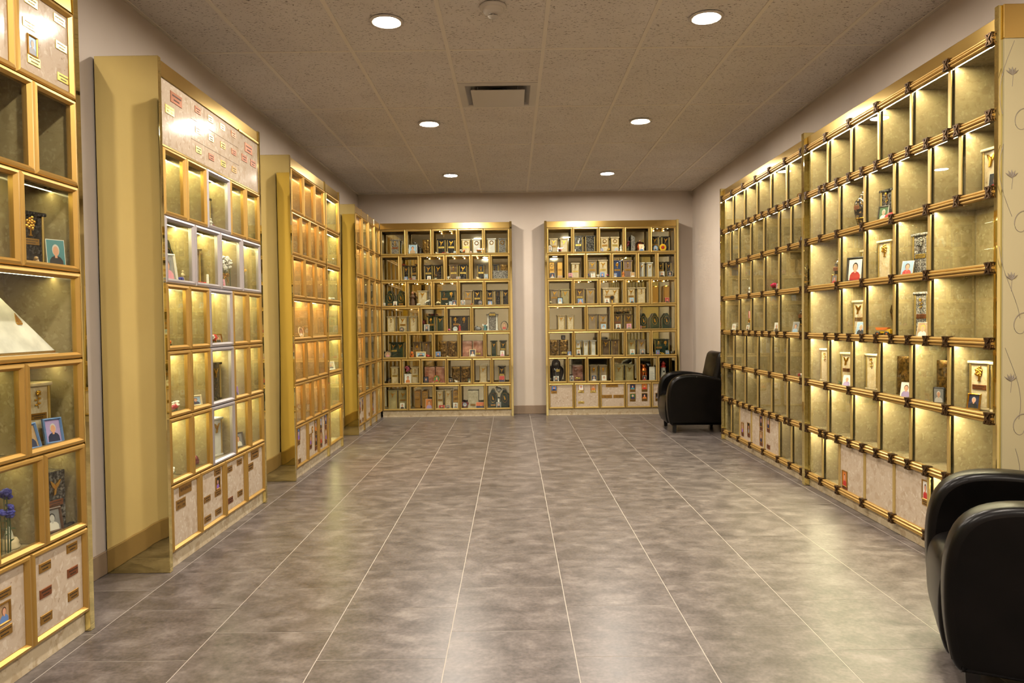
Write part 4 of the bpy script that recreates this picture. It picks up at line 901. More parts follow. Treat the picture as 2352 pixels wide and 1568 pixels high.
BRD = {
 (0,0): [('u', .27, 'cr', .1, .195, 'd', 'b'), ('u', .68, 'cr', .1, .195, 'd', None), ('ov', .13, .07, .11, 'silver', (WH_,'grey','brown')), ('fl', .5, ('pink','darkred'), 5, .013, {'sp': .02, 'h': .04})],
 (0,1): [('u', .24, 'dg', .115, .225, 't', 'y', {'silver': 1}), ('u', .7, 'dg', .125, .225, 'r', None, {'silver': 1}), ('ph', .08, .03, .045, p6)],
 (0,2): [('u', .26, 'cr', .1, .205, 'w', 'b'), ('u', .66, 'cr', .1, .205, 'w', 'y'), ('ph', .13, .042, .055, (B,'navy','brown')), ('ph', .71, .045, .055, (SK,'orange','brown')), ('fl', .38, 'gold', 6, .012, {'sp': .025, 'h': .045}), ('fg', .88, 'white', .1, {'skin': 'white'})],
 (0,4): [('u', .2, 'bk', .1, .205, 'd', 'b'), ('u', .63, 'bk', .1, .205, 'd', None), ('ov', .22, .07, .085, 'blue', (SK,'dark','silver'))],
 (1,0): [('bb', .26, .07, .22, 'w', {'p': 'b'}), ('bb', .68, .07, .22, '', {'p': 'b'}), ('ph', .28, .065, .08, (NV,'white','black')), ('ph', .67, .062, .042, p4)],
 (1,1): [('u', .48, 'cr', .1, .21, 'r', 'y'), ('ph', .21, .058, .075, ('pink','dark','brown'))],
 (1,2): [('u', .27, 'tg', .11, .245, 'd', 'b'), ('u', .69, 'cr', .11, .245, 'd', 'y'), ('fr', .28, .06, .075, 'white', (WH_,'white','silver')), ('ph', .65, .062, .08, (B,'navy','black')), ('fg', .48, 'white', .055, {'w': True, 'skin': 'white'}), ('fl', .1, ('blue','white'), 3, .01, {'h': .05, 'sp': .01}), ('fl', .85, ('magenta','white'), 3, .011, {'h': .045, 'sp': .012})],
 (1,3): [('u', .24, 'bl', .115, .235, 't', 'b'), ('u', .65, 'mv', .115, .235, 'r', 'b'), ('ph', .14, .05, .065, p1), ('ph', .83, .062, .078, (TN,'white','yellow')), ('fg', .46, 'orange', .1, {'v': .035}), ('fl', .5, 'white', 2, .01, {'h': .02, 'sp': .006})],
 (1,4): [('u', .26, 'wh', .068, .205, 'd', None), ('u', .68, 'wh', .068, .205, 'd', None)],
 (1,5): [('u', .24, 'bk', .07, .21, 'd', 'b'), ('u', .65, 'bk', .07, .21, 'd', None), ('ph', .28, .07, .082, (WH_,'dark','brown')), ('ph', .7, .066, .082, ('dark','grey','silver'))],
 (2,0): [('u', .29, 'tg', .105, .205, 'd', 'b', {'v': .118}), ('u', .71, 'ol', .105, .205, 'd', None), ('fl', .12, 'cream', 1, .024, {'sp': .002, 'h': .03, 'v': .036}), ('fr', .5, .075, .095, 'pewter', (SK,'white','silver'))],
 (2,1): [('u', .27, 'bn', .105, .21, 'd', 'y'), ('u', .69, 'tg', .105, .21, 'd', None), ('ph', .29, .07, .075, (B,'orange','silver'))],
 (2,2): [('u', .48, 'cr', .21, .215, 'dd', 'b'), ('ph', .32, .062, .07, p6)],
 (2,3): [('u', .27, 'cr', .1, .215, 'd', 'b'), ('u', .67, 'cr', .105, .215, 'r', None), ('ph', .29, .056, .08, (SK,'dark','silver'))],
 (2,4): [('bb', .22, .085, .225, ''), ('bb', .66, .078, .23, ''), ('ph', .66, .056, .075, p8)],
 (3,0): [('u', .36, 'cr', .09, .205, 'd', None), ('u', .6, 'cr', .09, .205, 'd', None)],
 (3,1): [('u', .25, 'tg', .105, .21, 'd', None), ('u', .67, 'tg', .105, .21, 'd', 'b'), ('ph', .68, .065, .076, (SK,'white','black'))],
 (3,2): [('u', .24, 'bn', .105, .205, 'd', 'c'), ('u', .66, 'bn', .105, .205, 'd', 'b'), ('ph', .25, .065, .075, p6), ('ph', .67, .062, .078, ('pink','grey','black')), ('fl', .45, ('dark','bronze'), 9, .018, {'z': .205, 'v': .1, 'h': .02, 'sp': .1})],
 (3,3): [('a', .17, .105, .215, {'p': 1}), ('a', .46, .115, .215), ('a', .77, .115, .215), ('ph', .07, .032, .05, ('pink','red','brown'))],
 (4,0): [('rl', .26, 'bronze', .115, .215), ('rl', .64, 'bronze', .115, .215, {'p': 'y'}), ('ph', .84, .045, .06, (B,'white','brown')), ('fr', .63, .045, .055, 'black', (GY,'dark','black'), {'z': .216, 'v': .1})],
 (4,1): [('u', .19, 'wh', .066, .205, 'd', 'y'), ('u', .49, 'wh', .068, .205, 'r', None), ('u', .78, 'wh', .068, .205, '', None), ('ph', .2, .055, .085, p6)],
 (4,2): [('u', .27, 'bn', .1, .21, 'd', None), ('u', .64, 'bn', .1, .21, 'r', None)],
 (4,3): [('u', .26, 'ol', .1, .205, 'd', None), ('u', .66, 'tg', .1, .205, 'd', None), ('ph', .29, .064, .08, (WH_,'teal','silver')), ('ph', .69, .062, .08, (GY,'dark','silver'))],
 (4,4): [('u', .46, 'gr', .19, .21, 'rt', 'b'), ('ph', .28, .048, .062, (B,'purple','brown')), ('fr', .65, .055, .062, 'silver', (SK,'blue','brown')), ('fl', .45, 'yellow', 5, .009, {'sp': .025, 'h': .025}), ('vs', .1, 'pewter', .014, .05), ('vs', .82, 'pewter', .018, .055)],
 (5,0): [('pho', .42, .07, .075, (GY,'dark','brown'))],
 (5,1): [('rl', .55, 'rose', .135, .215, {'p': 'y'}), ('pho', .22, .05, .08, (GY,'dark','black'))],
 (5,2): [('u', .29, 'tg', .09, .21, 't', None), ('u', .66, 'tg', .09, .21, 't', None), ('ph', .29, .064, .082, (NV,'white','silver')), ('ph', .68, .062, .082, (WH_,'white','brown'))],
 (5,3): [('u', .27, 'ol', .115, .215, 'd', None), ('u', .69, 'ol', .105, .215, 'd', None)],
 (5,4): [('ph', .34, .05, .07, ('dark','red','black'))],
}
for (r_, c_), L_ in BLD.items(): fill('bl', r_, c_, L_)
for (r_, c_), L_ in BRD.items(): fill('br', r_, c_, L_)

# ------------------------------------------------------------------ one-off keepsakes in the back cabinets
def nt(key, row, col, fx, v, name, label, cat, yaw=0, dz=0):
    u0, wd, _ = CABS[key]['rows'][row][col]
    return thing(name, label, cat, key, row, u0+fx*wd, v, yaw, dz)
def heart(s, n=24):
    pts = []
    for i in range(n):
        t = -2*math.pi*i/n+math.pi
        pts.append((s*.5*math.sin(t)**3*1.05, s*.52+s*.5*(13*math.cos(t)-5*math.cos(2*t)-2*math.cos(3*t)-math.cos(4*t))/17))
    return pts[::-1]
o = nt('bl', 3, 3, .53, .1, 'cremation_urn', 'grey granite urn between white pillars under gold plaque, fourth row of corner cabinet', 'urn')
part('body', lambda b: b.bbox((-.045,-.035,.014),(.045,.035,.215), .002), UM['gg'][1], o)
for sx in (-1, 1): part('pillar', lambda b: b.lathe([(.016,.014),(.016,.022),(.011,.03),(.01,.19),(.011,.2),(.016,.206),(.016,.215)], 14), UM['wh'][1], o, (sx*.058, -.03, 0))
part('base', lambda b: b.bbox((-.08,-.05,0),(.08,.045,.014), .002), UM['wh'][1], o)
part('cap', lambda b: [b.bbox((-.08,-.05,.215),(.08,.045,.226), .002), b.prism([(-.06,.226),(.06,.226),(.03,.25),(-.03,.25)], -.03, .03)], UM['gg'][1], o)
put('name_plate', plate_mesh(.08, .028, 'y', None, 4), o, (0, -.0505, .22))
o = tag(part('stone_plaque', lambda b: b.bbox((-.105,-.008,0),(.105,.008,.118), .003), UM['gg'][1], None, spot('bl', 1, CABS['bl']['rows'][1][5][0]+.128, .03)), 'low speckled grey stone plaque in front of the bronze relief urn, corner cabinet', 'plaque')
o = nt('bl', 4, 1, .15, .03, 'guitar_ornament', 'small orange guitar ornament beside the brown urns in the corner cabinet', 'ornament')
part('body', lambda b: [b.blob((0,0,.03), (.027,.01,.03)), b.blob((0,0,.068), (.02,.009,.022))], FC['orange'], o)
part('neck', lambda b: [b.box((-.004,-.005,.08),(.004,.005,.13)), b.box((-.008,-.005,.128),(.008,.005,.145))], PC['brown'], o)
part('sound_hole', lambda b: b.disc((0,-.0102,.045), .009, .009), PC['black'], o)
o = nt('bl', 6, 3, .16, .03, 'heart_shaped_portrait', 'dark red heart shaped photo frame in the bottom row of the corner cabinet', 'photo frame')
part('border', lambda b: b.prism(heart(.1), -.004, .008), FC['darkred'], o, (0,0,.004))
put('portrait_print', print_mesh(.05, .052, 'sky', 'white', 'brown', oval=True), o, (0, -.0045, .056))
o = nt('bl', 6, 4, .5, .07, 'candle', 'white pillar candle between two arched urns in the corner cabinet', 'candle')
part('wax', lambda b: b.lathe([(.013,0),(.013,.125),(.010,.128),(.002,.126)], 14), PC['white'], o); part('wick', lambda b: b.lathe([(.001,.126),(.001,.134)], 6), PC['black'], o)
bird(nt('bl', 6, 4, .51, .1, 'bird_figurine', 'silver bird ornament perched between the arched urns in the corner cabinet', 'figurine', 0, .205), .07, 'silver')

flowers(nt('br', 0, 3, .12, .05, 'dried_flowers', 'dried dark red flower spray beside the copper jar, top of armchair cabinet', 'flowers'), 'darkred', 9, .016, .03, .13)
o = nt('br', 0, 3, .35, .06, 'granite_obelisk', 'slim slanted grey granite obelisk in the top row of the armchair cabinet', 'monument')
part('shaft', lambda b: b.prism([(-.024,.012),(.03,.012),(.026,.2),(-.022,.225)], -.018, .018), UM['gg'][1], o); part('base', lambda b: b.bbox((-.035,-.028,0),(.045,.03,.012), .002), UM['wh'][1], o)
o = nt('br', 0, 3, .65, .1, 'cremation_urn', 'round copper lidded urn with a holy picture, top row of armchair cabinet', 'urn')
part('body', lambda b: b.lathe([(.05,0),(.062,.012),(.066,.06),(.062,.105),(.05,.12),(.02,.124)], 22), M_COPPER, o)
part('lid', lambda b: b.lathe([(.055,.12),(.05,.13),(.015,.136),(.006,.145),(.01,.155),(.002,.162)], 18), M_COPPER, o)
card(nt('br', 0, 3, .68, .022, 'holy_card', 'holy picture card of a blue robed figure leaning on the copper urn', 'picture'), .062, .1, ('cream','blue','white'))
o = nt('br', 0, 4, .5, .03, 'sunflower', 'yellow and red silk sunflower in front of the black dove urns', 'flower')
part('petals', lambda b: [b.blob((.034*math.cos(k*.3927), -.006, .054+.034*math.sin(k*.3927)), (.015,.004,.015), 0, 6, 4) for k in range(16)], FC['yellow'], o)
part('centre', lambda b: b.blob((0,-.009,.054), (.02,.006,.02), 0, 12, 6), FC['red'], o)
part('stem', lambda b: b.tube([(0,0,0),(0,.0,.03),(0,-.002,.045)], .003, 6), M_STEM, o)
o = nt('br', 2, 2, .52, .03, 'watch_stand', 'black dial wristwatch on a gold stand before the wide cream urn', 'watch')
part('stand', lambda b: [b.lathe([(.02,0),(.02,.004),(.006,.008),(.004,.05)], 12), b.tube([(.0,.004,.05),(.0,.008,.08)], .004, 6)], M_GOLD, o)
part('case', lambda b: b.oval((0,-.004,.085), .024, .024, .004, .006), M_GOLD, o); part('dial', lambda b: b.disc((0,-.005,.085), .025, .025, 0, 20), PC['black'], o)
part('strap', lambda b: b.oval((0,.008,.088), .03, .034, .012, .004), M_GOLD, o)
o = nt('br', 5, 0, .45, .1, 'cremation_urn', 'large rounded glossy black jar urn with gold plate in the armchair cabinet', 'urn')
part('body', lambda b: b.lathe([(.055,0),(.06,.01),(.078,.05),(.098,.12),(.096,.165),(.07,.2),(.045,.212)], 24, sy=.62), M_BLACKG, o)
part('lid', lambda b: b.lathe([(.055,.208),(.056,.225),(.05,.262),(.03,.286),(.004,.294)], 20, sy=.7), M_BLACKG, o)
put('name_plate', plate_mesh(.046, .032, 'y', None, 6), o, (.015, -.062, .15))
o = nt('br', 5, 4, .33, .1, 'copper_jug', 'polished copper jug urn beside a white paper scroll', 'urn')
part('body', lambda b: b.lathe([(.05,0),(.055,.01),(.06,.08),(.058,.15),(.04,.185),(.026,.2),(.03,.215)], 22), M_COPPER, o)
part('handle', lambda b: b.tube([(-.05,0,.16),(-.062,0,.19),(-.05,0,.215),(-.028,0,.21)], .005, 6), M_COPPER, o)
put('name_plate', plate_mesh(.05, .024, 'b', None, 7), o, (0, -.059, .125))
o = tag(part('paper_scroll', lambda b: [b.bbox((-.038,-.004,0),(.038,.004,.185), .002)]+[b.box((-.03,-.0046,.02+.012*k),(.03-.01*(k % 3),-.0042,.023+.012*k), 1) for k in range(9)], [PC['white'], PC['grey']], None, spot('br', 5, CABS['br']['rows'][5][4][0]+.19, .05)), 'white printed memorial sheet standing beside the copper jug', 'document')
ALL.append(o)
bird(nt('br', 5, 4, .6, .11, 'bird_figurine', 'dark grey bird ornament perched above the copper jug', 'figurine', 0, .19), .04, 'grey')
o = nt('br', 5, 5, .38, .11, 'lighthouse_model', 'red and white model lighthouse behind the far armchair', 'model')
part('tower', lambda b: b.lathe([(.042,0),(.04,.02),(.03,.17),(.034,.175)], 12), PC['white'], o)
part('gallery', lambda b: b.lathe([(.038,.172),(.038,.18),(.024,.182),(.024,.21),(.034,.214),(.016,.24),(.003,.256)], 12), PC['red'], o)
for z in (.06, .11): part('window', lambda b: b.box((-.006,-.041,z),(.008,-.03,z+.018)), PC['black'], o)
put('name_plate', plate_mesh(.05, .022, 'b', None, 1), o, (0, -.044, .02))
flowers(nt('br', 5, 5, .22, .03, 'flower_bunch', 'pink and cream silk flowers before the model lighthouse', 'flowers'), ('pink','cream','red'), 7, .013, .035, .03)

# ------------------------------------------------------------------ keepsakes in the right cabinets
YN_, YF_ = 5.282, 7.388
def rn(row, Y, v, name, label, cat, yaw=.35, dz=0): return thing(name, label, cat, 'rn', row, YN_-Y, v, yaw, dz)
def rf(row, Y, v, name, label, cat, yaw=.35, dz=0): return thing(name, label, cat, 'rf', row, YF_-Y, v, yaw, dz)
M_CLO = granite('cloisonne_black', (12,11,12), (34,28,22), (150,120,70), .15, 70)
vase(rn(1, 4.64, .09, 'cremation_urn', 'tall black and gold cloisonne vase urn in the brightly lit cabinet', 'urn'), .058, .245, M_CLO, 2, 'c')
urn(rn(1, 4.385, .125, 'cremation_urn', 'dark granite urn with gold branch behind a silver framed portrait', 'urn', .2), .1, .2, 'dg', 'r', None)
frame_(rn(1, 4.295, .035, 'framed_portrait', 'pewter framed portrait before the dark granite urn', 'photo frame', .5), .07, .095, 'pewter', ('green','white','silver'), easel=False)
o = rn(1, 4.23, .05, 'red_cloth', 'folded red cloth beside the dark granite urn', 'cloth'); part('cloth', lambda b: b.rprism([(-.03,0),(-.025,.03),(0,.045),(.025,.03),(.03,0)][::-1], .05, .012), FC['red'], o)
urn(rn(1, 3.39, .12, 'cremation_urn', 'cream urn behind a dark photo in the end niche by the brass post', 'urn', .1), .105, .22, 'cr', 'd', None)
card(rn(1, 3.30, .035, 'photo_card', 'dark portrait photo in the end niche by the brass post', 'photograph', .5), .06, .085, ('dark','red','brown'))
vase(rn(2, 5.0, .1, 'cremation_urn', 'slim black and gold cloisonne urn beside the gold photo frame', 'urn'), .036, .2, M_CLO, 2, 'c')
frame_(rn(2, 4.945, .035, 'framed_portrait', 'small gold framed portrait before the slim cloisonne urn', 'photo frame', .5), .05, .07, 'gold', ('grey','red','brown'), easel=False)
o = rn(2, 4.67, .02, 'framed_portrait', 'black framed picture of a red robed person', 'photo frame', .55); frame_(o, .12, .165, 'black', ('white','red','dark'), .12, easel=False)
urn(rn(2, 4.68, .165, 'cremation_urn', 'cream urn behind the black framed red robe picture', 'urn', .1), .1, .215, 'cr', 'd', 'b')
urn(rn(2, 4.36, .11, 'cremation_urn', 'cream urn with brass columns and gold tree, brightly lit cabinet', 'urn', .2), .11, .235, 'cr', 't', None)
urn(rn(2, 4.01, .13, 'cremation_urn', 'grey granite urn with wide cap and small gold plate', 'urn', .2), .11, .235, 'gg', 't', 'y', em=FB['pewter'])
card(rn(2, 4.03, .03, 'photo_card', 'leaning portrait in red before the capped grey granite urn', 'photograph', .6), .065, .09, ('sky','red','brown'), .3)
urn(rn(3, 4.69, .12, 'cremation_urn', 'cream urn with gold dove behind a leaning portrait of a man in black', 'urn', .2), .1, .225, 'cr', 'd', 'b')
card(rn(3, 4.575, .035, 'photo_card', 'leaning portrait of a man in black beside the toy truck niche', 'photograph', .6), .062, .088, ('sky','dark','silver'), .3)
o = rn(3, 4.318, .05, 'toy_truck', 'orange and yellow toy dump truck with black wheels', 'toy', .7)
part('dump_bed', lambda b: b.prism([(-.042,.052),(-.034,.036),(.022,.036),(.034,.052)], -.02, .02), FC['orange'], o)
part('cab', lambda b: [b.bbox((.016,-.018,.014),(.044,.018,.042), .003), b.box((-.034,-.014,.018),(.03,.014,.03))], FC['yellow'], o)
for x in (-.026, .026):
    for y in (-.02, .02):
        wh = put('wheel', cached(('truck_wheel',), lambda b: b.lathe([(.005,-.006),(.0145,-.006),(.0145,.006),(.005,.006)], 16), PC['black']), o, (x, y, .0145)); wh.rotation_euler = (math.pi/2, 0, 0)
        part('hub', lambda b: b.lathe([(.005,-.0066),(.005,.0066)], 10), FC['orange'], wh, key=('hub',))
o = rn(3, 4.33, .135, 'branch_sculpture', 'dark bronze tangled branch sculpture behind the toy truck', 'sculpture')
def branch(b):
    r = random.Random(5)
    for k in range(9):
        pts = [(r.uniform(-.03,.03), r.uniform(-.02,.02), .014)]
        for i in range(5): pts.append((pts[-1][0]+r.uniform(-.016,.016), pts[-1][1]+r.uniform(-.01,.01), pts[-1][2]+r.uniform(.02,.04)))
        b.tube(pts, [.009-.0012*i for i in range(6)], 6)
part('branches', branch, M_BRONZE, o); part('base', lambda b: b.lathe([(.04,0),(.042,.01),(.03,.02)], 14), M_BRONZE, o)
urn(rn(3, 3.98, .125, 'cremation_urn', 'speckled grey granite urn with gold rose and copper plate', 'urn', .2), .095, .25, 'gg', 'r', 'c')
card(rn(3, 3.885, .035, 'photo_card', 'leaning portrait of a fair haired woman in white', 'photograph', .6), .06, .085, ('tan','white','yellow'), .3)
urn(rn(4, 5.19, .12, 'cremation_urn', 'cream urn with gold rose, alone in the niche by the centre post', 'urn', .2), .1, .235, 'cr', 'r', None)
urn(rn(4, 4.86, .12, 'cremation_urn', 'cream urn with copper plate above the green sprig', 'urn', .2), .1, .22, 'cr', 'd', 'c')
card(rn(4, 4.765, .035, 'photo_card', 'leaning white bordered portrait above the green sprig', 'photograph', .6), .06, .075, ('white','lilac','silver'), .35)
o = rn(4, 4.825, .03, 'green_sprig', 'small green leafy sprig below the leaning portrait', 'plant')
part('leaves', lambda b: [b.tube([(0,0,.004),(.02*math.cos(k),.012*math.sin(k),.014),(.035*math.cos(k),.016*math.sin(k),.01+.018*(k % 2))], [.003,.004,.001], 5) for k in range(12)], M_LEAF, o)
urn(rn(4, 4.52, .12, 'cremation_urn', 'cream urn with gold rose between the sprig niche and bronze relief niche', 'urn', .2), .1, .225, 'cr', 'r', None)
relief_urn(rn(4, 4.165, .125, 'cremation_urn', 'bronze relief urn behind a portrait on white', 'urn', .15), .12, .225, M_BRONZE)
card(rn(4, 4.045, .035, 'photo_card', 'leaning portrait on white before the bronze relief urn', 'photograph', .6), .062, .085, ('white','lilac','brown'), .25)
relief_urn(rn(4, 3.80, .135, 'cremation_urn', 'tall bronze relief urn behind a crystal photo block', 'urn', .15), .1, .22, M_BRONZE)
o = rn(4, 3.73, .04, 'crystal_photo_block', 'clear crystal block frame with a silvery picture', 'photo frame', .6)
part('block', lambda b: b.bbox((-.03,-.006,0),(.03,.006,.085), .004), M_CHROME, o); put('portrait_print', print_mesh(.046, .07, 'grey', 'silver', 'white'), o, (0, -.0068, .042))
card(rn(4, 3.60, .04, 'photo_card', 'small portrait with pink clothing beside the crystal photo block', 'photograph', .6), .05, .075, ('sky','pink','brown'), .25)
urn(rn(4, 3.48, .12, 'cremation_urn', 'cream urn with large gold tree and brown name plate near the end post', 'urn', .25), .105, .235, 'cr', 't', 'c')
urn(rn(4, 3.33, .125, 'cremation_urn', 'plain cream urn with brass columns next to the gold tree urn', 'urn', .2), .1, .235, 'cr', '', None)
frame_(rn(4, 3.45, .035, 'framed_portrait', 'gold framed portrait of a man before the gold tree urn', 'photo frame', .5), .06, .078, 'gold', ('navy','dark','silver'), easel=False)

frame_(rf(0, 5.60, .06, 'framed_portrait', 'small gold frame in the top niche by the centre post', 'photo frame', .4), .05, .062, 'gold', ('cream','orange','brown'), easel=False)
frame_(rf(1, 5.56, .06, 'framed_portrait', 'small bluish frame in the second niche down by the centre post', 'photo frame', .4), .05, .065, 'brown', ('blue','navy','brown'), easel=False)
o = rf(2, 6.775, .07, 'dog_figurine', 'small white dog figurine with black nose', 'figurine')
part('body', lambda b: [b.blob((0,0,.025), (.022,.02,.026)), b.blob((0,-.012,.012), (.02,.018,.012))], PC['white'], o)
part('head', lambda b: [b.blob((0,-.006,.056), (.018,.017,.017)), b.blob((-.016,0,.07), (.006,.005,.01)), b.blob((.016,0,.07), (.006,.005,.01))], PC['white'], o)
part('nose', lambda b: b.blob((0,-.024,.056), (.006,.004,.005)), PC['black'], o)
figurine(rf(2, 6.84, .07, 'figurine', 'small brown figurine beside the white dog', 'figurine'), .045, 'brown')
o = rf(2, 6.14, .06, 'silk_rose', 'single magenta silk rose on a green stem', 'flower'); flowers(o, 'magenta', 1, .034, .003, .05)
card(rf(2, 6.07, .06, 'photo_card', 'narrow portrait card beside the magenta rose', 'photograph', .5), .03, .07, ('grey','navy','brown'))
card(rf(3, 7.30, .07, 'photo_card', 'pale portrait card in the wide niche by the far post', 'photograph', .4), .06, .07, ('white','white','silver'))
o = rf(3, 6.745, .05, 'medal', 'gold medal on a red and white ribbon', 'medal', .35, 0)
part('stand', lambda b: b.tube([(0,.01,0),(0,.01,.19)], .002, 6), M_SILVER, o)
part('ribbon', lambda b: [b.box((-.014,-.001,.125),(-.004,.001,.19), 0), b.box((-.004,-.001,.125),(.004,.001,.19), 1), b.box((.004,-.001,.125),(.014,.001,.19), 0)], [FC['red'], PC['white']], o)
part('disc', lambda b: [b.blob((0,-.002,.1), (.018,.004,.022)), b.oval((0,-.003,.1), .014, .018, .003, .004)], M_GOLD, o)
card(rf(3, 6.81, .05, 'photo_card', 'small dark portrait under the gold medal', 'photograph', .4), .042, .058, ('white','dark','brown'))
flowers(rf(3, 6.22, .05, 'flower_bunch', 'tiny gold flowers on the shelf between medal and portraits', 'flowers'), 'gold', 3, .01, .02, .018)
card(rf(3, 6.07, .05, 'photo_card', 'portrait of a man in black on white, dimmer cabinet', 'photograph', .5), .05, .082, ('white','dark','silver'))
card(rf(3, 5.645, .04, 'photo_card', 'leaning portrait of a man in pale blue before the black ornate urn', 'photograph', .6), .055, .09, ('grey','sky','dark'), .3)
vase(rf(3, 5.68, .155, 'cremation_urn', 'black ornate carved urn with copper plate in the dimmer cabinet', 'urn'), .06, .235, M_CLO, 2, 'c')
flowers(rf(4, 5.55, .06, 'flower_bunch', 'small red and white flowers in the dimmer cabinet by the centre post', 'flowers'), ('red','white'), 4, .014, .03, .02)

# ------------------------------------------------------------------ keepsakes in the left cabinets
def lf(key, row, Y, v, name, label, cat, yaw=-.35, dz=0): return thing(name, label, cat, key, row, Y-CABS[key]['loc'][1], v, yaw, dz)
urn(lf('l1', 2, 2.735, .125, 'cremation_urn', 'black urn with brass columns and a gold tree above the pyramid', 'urn', -.25), .115, .21, 'bk', 't', 'b')
card(lf('l1', 2, 2.80, .022, 'photo_card', 'portrait card of a suited man by a waterfall', 'photograph', -.5), .07, .112, ('teal','dark','silver'), .1)
bird(lf('l1', 2, 2.68, .03, 'bird_figurine', 'small brown and orange bird figurine before the black tree urn', 'figurine', .6), .035, 'tan')
o = lf('l1', 3, 2.62, .15, 'pyramid_urn', 'white marble pyramid urn with gold sailboat emblem', 'urn', 0)
part('pyramid', lambda b: b.loft([[(-.17,-.105,.022),(.17,-.105,.022),(.17,.105,.022),(-.17,.105,.022)],[(-.004,-.004,.235),(.004,-.004,.235),(.004,.004,.235),(-.004,.004,.235)]]), UM['wh'][1], o)
part('brass_band', lambda b: b.box((-.172,-.107,.012),(.172,.107,.022)), M_BRASS, o)
part('base', lambda b: b.bbox((-.182,-.117,0),(.182,.117,.012), .002), UM['wh'][1], o)
q = part('emblem', lambda b: emb_fn('b', .06)(b), M_GOLD, o, (.045, -.0475, .14)); q.rotation_euler = (-.44, 0, 0)
urn(lf('l1', 4, 2.765, .135, 'cremation_urn', 'cream urn with gold roses below the pyramid', 'urn', -.25), .105, .24, 'cr', 'r', 'b')
frame_(lf('l1', 4, 2.765, .018, 'framed_portrait', 'blue mosaic frame with an oval portrait', 'photo frame', -.45), .072, .1, 'blue', ('lilac','navy','silver'), easel=False)
frame_(lf('l1', 4, 2.625, .03, 'framed_portrait', 'plain light blue frame with a large oval portrait', 'photo frame', -.2), .08, .1, 'blue', ('tan','navy','silver'), .3, easel=False)
urn(lf('l1', 5, 2.805, .1, 'cremation_urn', 'speckled granite urn with gold bird and copper plate', 'urn', -.25), .1, .23, 'dg', 'd', 'c', cap=False, cols=False)
frame_(lf('l1', 5, 2.745, .026, 'framed_portrait', 'dark frame with a black and white wedding portrait', 'photo frame', -.45), .075, .095, 'brown', ('grey','white','black','skinbw'), easel=False)
o = lf('l1', 5, 2.825, .028, 'pen_case', 'long black pen case lying on the shelf', 'case', .15); part('case', lambda b: b.bbox((-.045,-.01,0),(.045,.01,.014), .003), PC['black'], o); part('trim', lambda b: b.box((-.046,-.0105,.006),(.046,.0105,.008)), M_GOLD, o)
flowers(lf('l1', 5, 2.79, .1, 'leaf_spray', 'green leafy spray lying on top of the granite bird urn', 'leaves', 0, .232), 'white', 0, .02, .04, .03)
o = lf('l1', 5, 2.573, .085, 'snow_globe', 'cream snow globe with a white figure inside', 'snow globe')
part('base', lambda b: b.lathe([(.034,0),(.036,.006),(.03,.014),(.032,.022),(.026,.034),(.02,.036)], 20), PC['cream'], o)
part('globe', lambda b: b.blob((0,0,.06), .027, 0, 20, 12), M_GLASS, o)
part('figure', lambda b: [b.lathe([(.016,.036),(.012,.055),(.007,.07),(.002,.074)], 12), b.blob((0,0,.074), .005)], PC['white'], o)
flowers(lf('l1', 5, 2.495, .035, 'flower_bunch', 'blue silk flowers with long green leaves', 'flowers'), 'blue', 7, .018, .026, .2)

frame_(lf('l2', 2, 3.745, .03, 'framed_portrait', 'large white framed portrait of a woman in a silver framed niche', 'photo frame', -.5), .105, .15, 'white', ('grey','pink','brown'), .18, easel=False)
arch_urn(lf('l2', 2, 3.85, .14, 'cremation_urn', 'dark arched urn with gold oval behind the large white frame', 'urn', -.1), .12, .235)
flowers(lf('l2', 2, 3.845, .045, 'flower_bunch', 'deep blue silk flowers beside the cream madonna', 'flowers'), 'blue', 6, .013, .03, .022)
figurine(lf('l2', 2, 3.895, .045, 'figurine', 'cream madonna figurine in a silver framed niche', 'figurine'), .075, 'cream', 'cream')
urn(lf('l2', 2, 4.20, .145, 'cremation_urn', 'taupe capped urn behind the white taper candle', 'urn', -.2), .1, .225, 'tg', 'd', None)
o = lf('l2', 2, 4.20, .04, 'candle', 'white taper candle among red flowers', 'candle'); part('wax', lambda b: b.lathe([(.007,0),(.007,.07),(.002,.072)], 10), PC['white'], o); part('wick', lambda b: b.lathe([(.0008,.071),(.0008,.078)], 5), PC['black'], o)
flowers(lf('l2', 2, 4.10, .026, 'flower_bunch', 'red flowers with green leaves at the foot of the taper candle', 'flowers'), 'red', 6, .011, .04, .014)
o = lf('l2', 2, 4.51, .07, 'bouquet', 'white blossoms with gold bow and trailing green stems', 'flowers', -.3)
flowers(o, 'white', 14, .018, .06, .2); part('bow', lambda b: [b.blob((s*.022,-.012,.09), (.022,.008,.014)) for s in (-1,1)]+[b.blob((0,-.018,.09), .008), b.tube([(0,-.014,.085),(.02,-.014,.06),(.03,-.012,.04)], .005, 6), b.tube([(0,-.014,.085),(-.015,-.014,.06),(-.02,-.012,.04)], .005, 6)], M_GOLD, o)
card(lf('l2', 2, 4.395, .03, 'photo_card', 'small pink portrait card below the white bouquet', 'photograph', -.5), .045, .055, ('pink','red','brown'))
flowers(lf('l2', 2, 4.86, .09, 'flower_spray', 'gold flower spray in the last silver framed niche', 'flowers'), 'gold', 5, .016, .03, .21)
urn(lf('l2', 1, 4.36, .15, 'cremation_urn', 'black capped urn in the upper silver framed niche', 'urn', -.2), .1, .205, 'bk', 't', None)
figurine(lf('l2', 1, 4.275, .045, 'figurine', 'white statue beside a dusky pink flower', 'figurine'), .07, 'white', 'white')
flowers(lf('l2', 1, 4.32, .04, 'flower_bunch', 'dusky pink flower at the foot of the white statue', 'flowers'), ('darkred','pink'), 3, .017, .016, .018)
